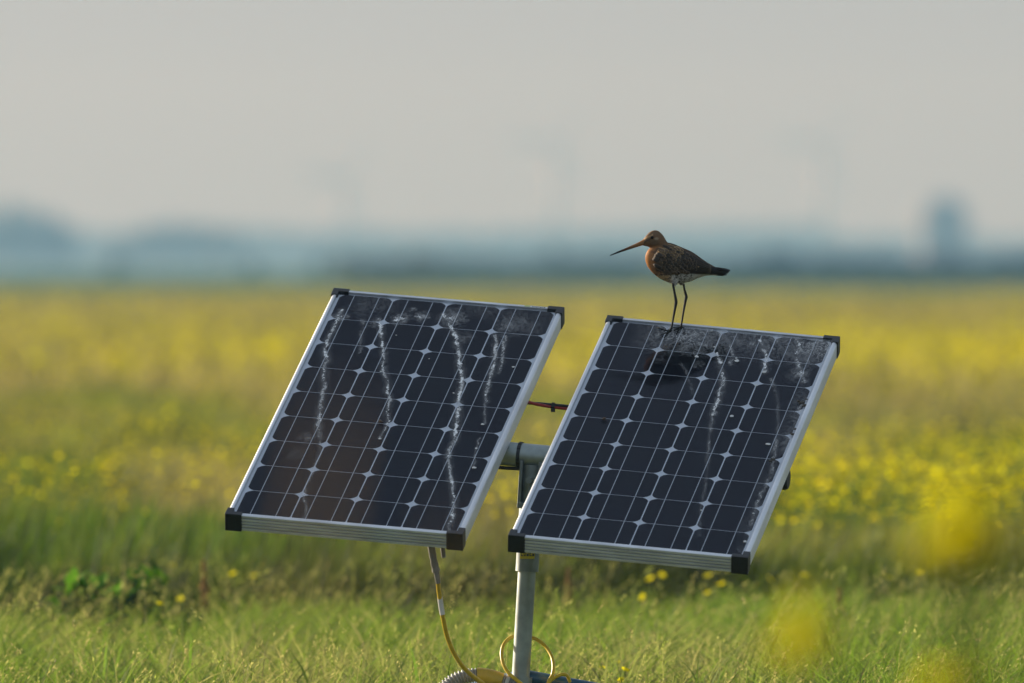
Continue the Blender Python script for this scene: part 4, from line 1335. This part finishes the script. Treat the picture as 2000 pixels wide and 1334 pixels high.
wr = [(859.2, 1166), (860.6, 1178), (862.4, 1190), (864.4, 1201)]
tube_obj('cable_marker', Lp([at(px, py, yk + 0.05) for px, py in wr]), 0.0061, M['white_plastic'], lead, 12, 3)
tag(lead, 'yellow cable with grey connector hanging from the left panel', 'cable')
stub = empty('loose_connector', at(864, 1066, yk))
tube_obj('plug', [(0, 0, 0), at(866.5, 1088, yk) - Vector(stub.location)], 0.0052, M['grey_plastic'], stub, 10)
tube_obj('pin', [at(866.5, 1088, yk) - Vector(stub.location), at(866.8, 1089.5, yk) - Vector(stub.location)], 0.0040, M['grey_plastic'], stub, 10)
tag(stub, 'short grey plug end hanging beside the yellow cable\'s connector', 'connector')
# loop of yellow cable round the post
loop_px = [(1068, 1345, -.02), (1072, 1330, -.015), (1079, 1318, -.01), (1081, 1300, 0.0), (1077, 1281, 0.02), (1065, 1262, 0.04), (1048, 1249, 0.045), (1025, 1242, 0.045), (1003, 1243, 0.035),
           (987, 1254, 0.015), (980, 1273, 0), (983, 1297, -0.02), (994, 1315, -0.035), (1010, 1329, -0.045), (1030, 1345, -0.05)]
lp = tube_obj('yellow_cable_loop', [at(px, py, tee.y + dy) for px, py, dy in loop_px], 0.0042, M['yellow_ins'], None, 12, 6)
tag(lp, 'loop of thin yellow cable standing round the foot of the post', 'cable')
tail_px = [(1066, 1340), (1078, 1327), (1092, 1319), (1102, 1317), (1109, 1321), (1113, 1332)]
tl = tube_obj('yellow_cable_end', [at(px, py, tee.y - 0.02 + 0.005 * i) for i, (px, py) in enumerate(tail_px)], 0.0040, M['yellow_ins'], None, 10, 6)
tag(tl, 'short arch of yellow cable resting on the blue pipe', 'cable')
# corrugated hose arching left of the post
hose = empty('corrugated_hose', at(930, 1334, tee.y - 0.02))
hc = Vector(hose.location)
hose_px = [(846, 1372), (866, 1346), (890, 1328), (918, 1320), (945, 1320), (970, 1326), (996, 1336), (1016, 1352)]
hpts = [at(px, py, tee.y - 0.02) - hc for px, py in hose_px]
path = smooth_path(hpts, 60)
bm = bmesh.new()
nn = len(path)
tube(bm, path, lambda t: 0.0152 + 0.0024 * math.sin(t * (nn - 1) * 0.5), 18)
bm_obj('hose_wall', bm, M['hose'], hose, smooth=True)
k0, k1 = int(nn * 0.50), int(nn * 0.78)
o = tube_obj('yellow_wrap', path[k0:k1:6], 0.0178, M['tape'], hose, 20)
o = tube_obj('collar', path[int(nn * .80):int(nn * .84):3], 0.0200, M['white_plastic'], hose, 20)
tag(hose, 'grey corrugated hose with yellow wrap arching left of the post foot', 'hose')

# ------------------------------------------------------------------ the bird
bird_o = at(1318, 645, 32.757)
BY = R(8)
Bm = Matrix.Translation(bird_o) @ Matrix.Rotation(BY, 4, 'Z')
bird = empty('godwit', matrix=Bm)
BI = Bm.inverted()
PXM = FPX / 32.725
def bl(cx, cy, y=0.0):
    """local point from a place on the enlarged bird"""
    return Vector(((cx / 5.557 + 1170 - 1318) / PXM, y, (645 - (cy / 5.557 + 430)) / PXM))
K = 1 / 5.557 / PXM
body_s = [(497, 395, 430, 4), (505, 365, 458, 26), (522, 330, 500, 52), (545, 306, 533, 76), (580, 285, 573, 104), (640, 262, 622, 140), (700, 247, 655, 162), (760, 243, 680, 174), (820, 260, 690, 178),
          (900, 294, 684, 174), (1000, 336, 664, 158), (1060, 374, 636, 142), (1130, 425, 612, 118), (1200, 470, 600, 92), (1280, 512, 602, 66), (1340, 536, 606, 48), (1375, 556, 598, 30)]
head_s = [(462, 226, 268, 18), (480, 204, 277, 30), (505, 170, 283, 46), (535, 137, 290, 58), (565, 117, 298, 68), (600, 107, 312, 74), (635, 113, 335, 78), (670, 138, 365, 84), (700, 174, 395, 92), (730, 228, 420, 98), (760, 262, 430, 90)]

def loft(bm, secs, n=28):
    rings = []
    for cx, top, bot, hw in secs:
        cy, h = (top + bot) / 2, (bot - top) / 2
        rings.append([bm.verts.new(bl(cx, cy - h * math.cos(2 * math.pi * k / n), hw * K * math.sin(2 * math.pi * k / n))) for k in range(n)])
    for a, b in zip(rings, rings[1:]):
        for k in range(n): bm.faces.new((a[k], a[(k + 1) % n], b[(k + 1) % n], b[k]))
    bm.faces.new(rings[0]); bm.faces.new(rings[-1][::-1])

def dense(secs, m=4):
    a = np.array(secs, float); out = []
    P = np.vstack([2 * a[0] - a[1], a, 2 * a[-1] - a[-2]])
    for i in range(1, len(P) - 2):
        for k in range(m):
            t = k / m
            p0, p1, p2, p3 = P[i - 1], P[i], P[i + 1], P[i + 2]
            out.append(0.5 * (2 * p1 + (p2 - p0) * t + (2 * p0 - 5 * p1 + 4 * p2 - p3) * t * t + (3 * p1 - p0 - 3 * p2 + p3) * t ** 3))
    out.append(a[-1])
    return [tuple(x) for x in out]
BODY = dense(body_s)

bm = bmesh.new()
loft(bm, BODY); loft(bm, dense(head_s))
# thighs
for s, (hx, hy) in ((-1, (800, 640)), (1, (900, 635))):
    tube(bm, [bl(hx, hy - 20, s * 0.017), bl(hx + 8, hy + 45, s * 0.018), bl(hx + 14, hy + 74, s * 0.018)], lambda t: 0.0125 - 0.0095 * t, 12)
bmesh.ops.recalc_face_normals(bm, faces=bm.faces)
me = bpy.data.meshes.new('body_raw'); bm.to_mesh(me); bm.free()
tmp = bpy.data.objects.new('body_raw', me); col.objects.link(tmp)
rm = tmp.modifiers.new('r', 'REMESH'); rm.mode = 'VOXEL'; rm.voxel_size = 0.0017
sm = tmp.modifiers.new('s', 'SMOOTH'); sm.iterations = 6; sm.factor = 0.5
dg = bpy.context.evaluated_depsgraph_get()
body_me = bpy.data.meshes.new_from_object(tmp.evaluated_get(dg))
bpy.data.objects.remove(tmp)
nv = len(body_me.vertices)
co = np.zeros(nv * 3); body_me.vertices.foreach_get('co', co); co = co.reshape(-1, 3)
cx = (co[:, 0] * PXM + 1318 - 1170) * 5.557; cy = (645 - co[:, 2] * PXM - 430) * 5.557; ly = co[:, 1]
RUF = np.array((0.45, 0.185, 0.05)); PALE = np.array((0.66, 0.46, 0.24)); DK = np.array((0.035, 0.022, 0.013)); WHT = np.array((0.58, 0.55, 0.50)); BRN = np.array((0.17, 0.10, 0.05))
def sm01(x, a, b): t = np.clip((x - a) / (b - a), 0, 1); return t * t * (3 - 2 * t)
def lay(c, col2, m): return c * (1 - m)[:, None] + col2[None] * m[:, None]
c = np.tile(RUF, (nv, 1))
c = lay(c, np.array((0.17, 0.085, 0.033)), sm01(-cy, -330, -270))
n1 = vnoise(cx / 14, cy / 22 + ly * 300, 81); n2 = vnoise(cx / 9 + ly * 500, cy / 9, 82)
# head: brown crown and nape, paler face
c = lay(c, BRN, sm01(-cy, -190, -140) * (cx < 740) * 0.8)
c = lay(c, BRN * 0.9, sm01(cx, 640, 700) * (cy < 300) * 0.7)
c = lay(c, np.array((0.14, 0.085, 0.045)), sm01(-np.hypot((cx - 590) / 60, (cy - 235) / 45), -1.1, -0.5) * 0.8)
c = lay(c, np.array((0.34, 0.26, 0.17)), sm01(-np.hypot((cx - 610) / 26, (cy - 200) / 16), -1.2, -0.6) * 0.8)
c = lay(c, np.array((0.50, 0.30, 0.14)), sm01(-np.abs((cy - 178) + (cx - 530) * 0.55), -13, -5) * (cx < 575) * (cx > 470) * 0.8)
c = lay(c, DK, sm01(-np.abs((cy - 205) + (cx - 540) * 0.6), -11, -4) * (cx < 580) * (cy < 260) * 0.85)
c = lay(c, DK, sm01(n2, 0.55, 0.8) * (cy < 160) * (cx < 720) * 0.6)
c = lay(c, np.array((0.24, 0.12, 0.055)), sm01(cx, 515, 575) * (cy > 300) * 0.6)  # shade painted in: breast browner behind its lit front edge
c = lay(c, DK * 1.6, sm01(n2, 0.58, 0.74) * sm01(cx, 520, 560) * (cy > 330) * 0.6)
# breast to belly: rufous, then barred pale, then white vent
belly = sm01(cy + (cx - 640) * 0.35, 560, 640)
c = lay(c, PALE, belly * 0.75)
c = lay(c, WHT, sm01(cx, 720, 800) * (cy > 560))
bars = sm01(np.sin(cx * 0.115 + cy * 0.03 + n1 * 5), 0.15, 0.6) * sm01(cx, 560, 640) * (cx < 1010) * (cy > 540)
c = lay(c, DK * 1.3, bars * sm01(n2, 0.25, 0.5) * 0.95)
flecks = sm01(n2, 0.6, 0.78) * sm01(cx, 560, 620) * (cy > 500)
c = lay(c, DK * 1.5, flecks * 0.7)
# back and under the wings: dark brown
bk = np.clip(sm01(cx, 720, 770) * sm01(-cy, -600, -560) + sm01(cx, 560, 620) * sm01(-cy, -575, -545) * sm01(np.abs(ly), 0.012, 0.02) * (cy > 300), 0, 1)
c = lay(c, DK * 1.25, bk * 0.92)
c = lay(c, DK * 0.5, sm01(cx, 1240, 1300))
c *= (0.82 + 0.36 * n2)[:, None]
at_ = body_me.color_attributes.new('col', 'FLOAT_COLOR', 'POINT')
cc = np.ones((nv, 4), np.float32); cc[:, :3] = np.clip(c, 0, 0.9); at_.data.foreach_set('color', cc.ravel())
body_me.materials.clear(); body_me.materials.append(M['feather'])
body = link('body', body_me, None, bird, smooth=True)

# wings: overlapping feathers laid on the flanks
bs = np.array(BODY)
def flank(cxv, cyv):
    top, bot, hw = (np.interp(cxv, bs[:, 0], bs[:, j]) for j in (1, 2, 3))
    m, h = (top + bot) / 2, (bot - top) / 2
    q = min(0.985, abs((cyv - m) / h))
    return hw * K * math.sqrt(1 - q * q)

def wing(side):
    random.seed(21 + side)
    V, Q, C = [], [], []
    def feather(x0, y0, ang, ln, wd, lift, dark, edge, tipc=None):
        ca, sa = math.cos(ang), math.sin(ang)
        base = len(V)
        rows = ((0, 0.45), (0.3, 0.95), (0.65, 1.0), (0.88, 0.75), (1.0, 0.25))
        for t, wf in rows:
            for j in (-1, -0.55, 0.55, 1):
                x = x0 + ca * ln * t - sa * j * wd * wf
                y = y0 + sa * ln * t + ca * j * wd * wf
                yy = flank(min(x, 1330), min(y, 596)) + lift * (0.4 + t) + (0.0008 if abs(j) < 1 else 0)
                V.append(bl(x, y, side * yy))
                cl_ = edge if (abs(j) == 1 or t == 1.0) else dark
                C.append(np.array(cl_) * random.uniform(0.85, 1.15))
        for r in range(4):
            for j in range(3):
                a = base + r * 4 + j
                Q.append((a, a + 1, a + 5, a + 4))
    D1, D2, E1, E2 = (0.030, 0.021, 0.014), (0.080, 0.055, 0.035), (0.32, 0.21, 0.12), (0.17, 0.12, 0.075)
    GOLD = (0.52, 0.35, 0.17)
    # primaries and tertials first (lowest layer), then coverts, then scapulars on top
    for k in range(7): feather(980 + 22 * k, 562 - 9 * k, 0.040 + 0.012 * k, 400 - 14 * k, 17, 0.0005 + 0.0004 * k, (0.016, 0.013, 0.011), (0.035, 0.028, 0.022))
    for k in range(8): feather(800 + 24 * k, 545 - 22 * k, 0.07 + 0.05 * k, 400 - 20 * k, 22, 0.0016 + 0.0004 * k, D1, (0.12, 0.09, 0.06))
    def mixv(a, b, t): return tuple(x * (1 - t) + y * t for x, y in zip(a, b))
    for row in range(5):
        y = 545 - row * 38
        for i in range(15):
            x = 552 + i * 34 + row * 10
            if y > np.interp(x, [540, 610, 690], [430, 540, 578]): continue
            if y < np.interp(x, bs[:, 0], bs[:, 1]) + 16 or x > 1080 or y > np.interp(x, [800, 950, 1080], [560, 525, 500]): continue
            far = min(1, max(0, (x - 780) / 280))
            e = mixv(E1 if random.random() < 0.4 else E2, (0.09, 0.07, 0.05), far)
            feather(x, y + random.uniform(-7, 7), 0.55 - 0.04 * i + (0.62 * far if row >= 2 else 0) + random.uniform(-0.08, 0.08), 108 - row * 4, 21, (0.0022 + 0.0005 * row) * (1 - 0.6 * far), mixv(D2 if random.random() < 0.6 else D1, D1, far), e)
    for row in range(8):
        for i in range(15):
            x = 556 + i * 33 + row * 14 + random.uniform(-6, 6)
            y = 425 - row * 26 + i * 10 + random.uniform(-6, 6)
            top = np.interp(x, bs[:, 0], bs[:, 1])
            if y < top + 16 + 0.1 * max(0, x - 760) or x > 1040 or y > 470: continue
            far = min(1, max(0, (x - 760) / 260))
            gold = random.random() < (0.8 if 600 < x < 830 and y < 365 else 0.05)
            e = GOLD if gold else mixv(E1 if random.random() < 0.25 else E2, (0.08, 0.06, 0.045), far)
            feather(x, y, 0.40 + 0.02 * i + 0.12 * far + random.uniform(-0.15, 0.15), 74 + 4 * i, 19, (0.0038 + 0.0004 * row) * (1 - 0.75 * far), (0.11, 0.07, 0.04) if gold else D1, e)
    o = link('wing', np_mesh('wing', np.array([tuple(v) for v in V]), Q, None, np.clip(np.array(C), 0, 0.9)), M['feather'], bird, smooth=True)
    s = o.modifiers.new('thick', 'SOLIDIFY'); s.thickness = 0.0006
wing(-1); wing(1)
# tail feathers
V, Q, C = [], [], []
for k in range(11):
    f = (k - 5) / 5
    b0 = len(V)
    ln = 235 + (0, 26, 8, 34, 14, 30, 4, 22, 12, 30, 0)[k] - 12 * abs(f)
    for t, w in ((0, 16), (0.45, 20), (0.85, 15), (1.0, 3)):
        for j in (-1, 1):
            V.append(tuple(bl(1150 + t * ln, 540 + t * (36 + 30 * f) + j * w * 0.45 + 10 * (1 - t) * f, f * 0.016 * (0.6 + 0.6 * t) + j * w * K * 0.8)))
            C.append((0.014, 0.012, 0.011) if t > 0.25 else (0.05, 0.04, 0.03))
    for r in range(3): Q.append((b0 + 2 * r, b0 + 2 * r + 1, b0 + 2 * r + 3, b0 + 2 * r + 2))
tail = link('tail', np_mesh('tail', np.array(V), Q, None, np.array(C)), M['feather'], bird)
s = tail.modifiers.new('thick', 'SOLIDIFY'); s.thickness = 0.0008

def colored_tube(name, pts, rad, cols, parent, seg=10, n=4, mat='feather'):
    bm = bmesh.new(); cl = bm.verts.layers.float_color.new('col')
    p = smooth_path(pts, n)
    tube(bm, p, rad, seg)
    bm.verts.ensure_lookup_table()
    m = len(p)
    for i, v in enumerate(bm.verts):
        t = (i // seg) / (m - 1)
        cc = np.array([np.interp(t, [q[0] for q in cols], [q[1][j] for q in cols]) for j in range(3)])
        v[cl] = (*cc, 1)
    return bm_obj(name, bm, M[mat], parent, smooth=True)
M['horn'] = leafy('horn', 0.0, rough=0.4, gloss=0.015)
OR, BK = (0.30, 0.14, 0.05), (0.016, 0.013, 0.011)
bill = colored_tube('bill', [bl(500, 232), bl(470, 244), bl(400, 272), bl(290, 313), bl(190, 351), bl(112, 382)], lambda t: K * (30 * (1 - t) ** 1.35 + 5.5), [(0, OR), (0.35, OR), (0.62, (0.10, 0.05, 0.025)), (0.75, BK), (1, BK)], bird, 12, 5, 'horn')
for s in (-1, 1):
    # the eye sits on the side of the head
    hs = np.array(dense(head_s))
    top, bot, hw = (np.interp(563, hs[:, 0], hs[:, j]) for j in (1, 2, 3))
    q = ((188 - (top + bot) / 2) / ((bot - top) / 2))
    yy = hw * K * math.sqrt(1 - q * q)
    bm = bmesh.new(); cl = bm.verts.layers.float_color.new('col')
    bmesh.ops.create_uvsphere(bm, u_segments=14, v_segments=10, radius=0.0036, matrix=Matrix.Translation(bl(563, 188, s * (yy - 0.0010))))
    for v in bm.verts: v[cl] = (0.008, 0.006, 0.005, 1)
    bm_obj('eye', bm, M['horn'], bird, smooth=True)

LEG = [(0, (0.016, 0.014, 0.012)), (1, (0.014, 0.013, 0.012))]
def leg(px_pts, ys, radii, toes, foot_k='R'):
    pts = [BI @ at(px, py, y) for (px, py), y in zip(px_pts, ys)]
    tt = np.linspace(0, 1, len(radii))
    root = colored_tube('leg', pts, lambda t: float(np.interp(t, tt, radii)), LEG, bird, 8, 5, 'horn')
    for tpx in toes:
        tp = [pts[-1]] + [BI @ on_panel('R', x, y, 0.0075) for x, y in tpx]
        colored_tube('toe', tp, lambda t: 0.0024 - 0.0013 * t, LEG, root, 6, 3, 'horn')
fn = on_panel('R', 1309, 646, 0.007); ff = on_panel('R', 1330, 639, 0.007)
leg([(1314, 553), (1318, 575), (1320.3, 588), (1319.5, 596), (1316, 615), (1312.5, 635), (1309, 646)], [32.734, 32.733, 32.730, 32.728, 32.722, 32.715, fn.y],
    [0.0027, 0.0026, 0.0034, 0.0038, 0.0030, 0.0025, 0.0022, 0.0026], [[(1304, 648.5), (1291, 654)], [(1301, 645.5), (1283, 639.5)], [(1303, 651), (1297, 660)], [(1313, 645.5)]])
leg([(1334, 548), (1337, 566), (1340.3, 579), (1339, 586), (1335.5, 605), (1331.5, 630), (1330, 639)], [32.782, 32.780, 32.775, 32.772, 32.760, 32.744, ff.y],
    [0.0024, 0.0023, 0.0032, 0.0037, 0.0029, 0.0024, 0.0022, 0.0026], [[(1325, 641.5), (1316, 645)], [(1324, 640), (1314, 639.5)], [(1326, 644), (1321, 649)], [(1336, 640)]])
tag(bird, 'brown and rufous long-billed wading bird standing on the right panel\'s upper edge', 'bird')
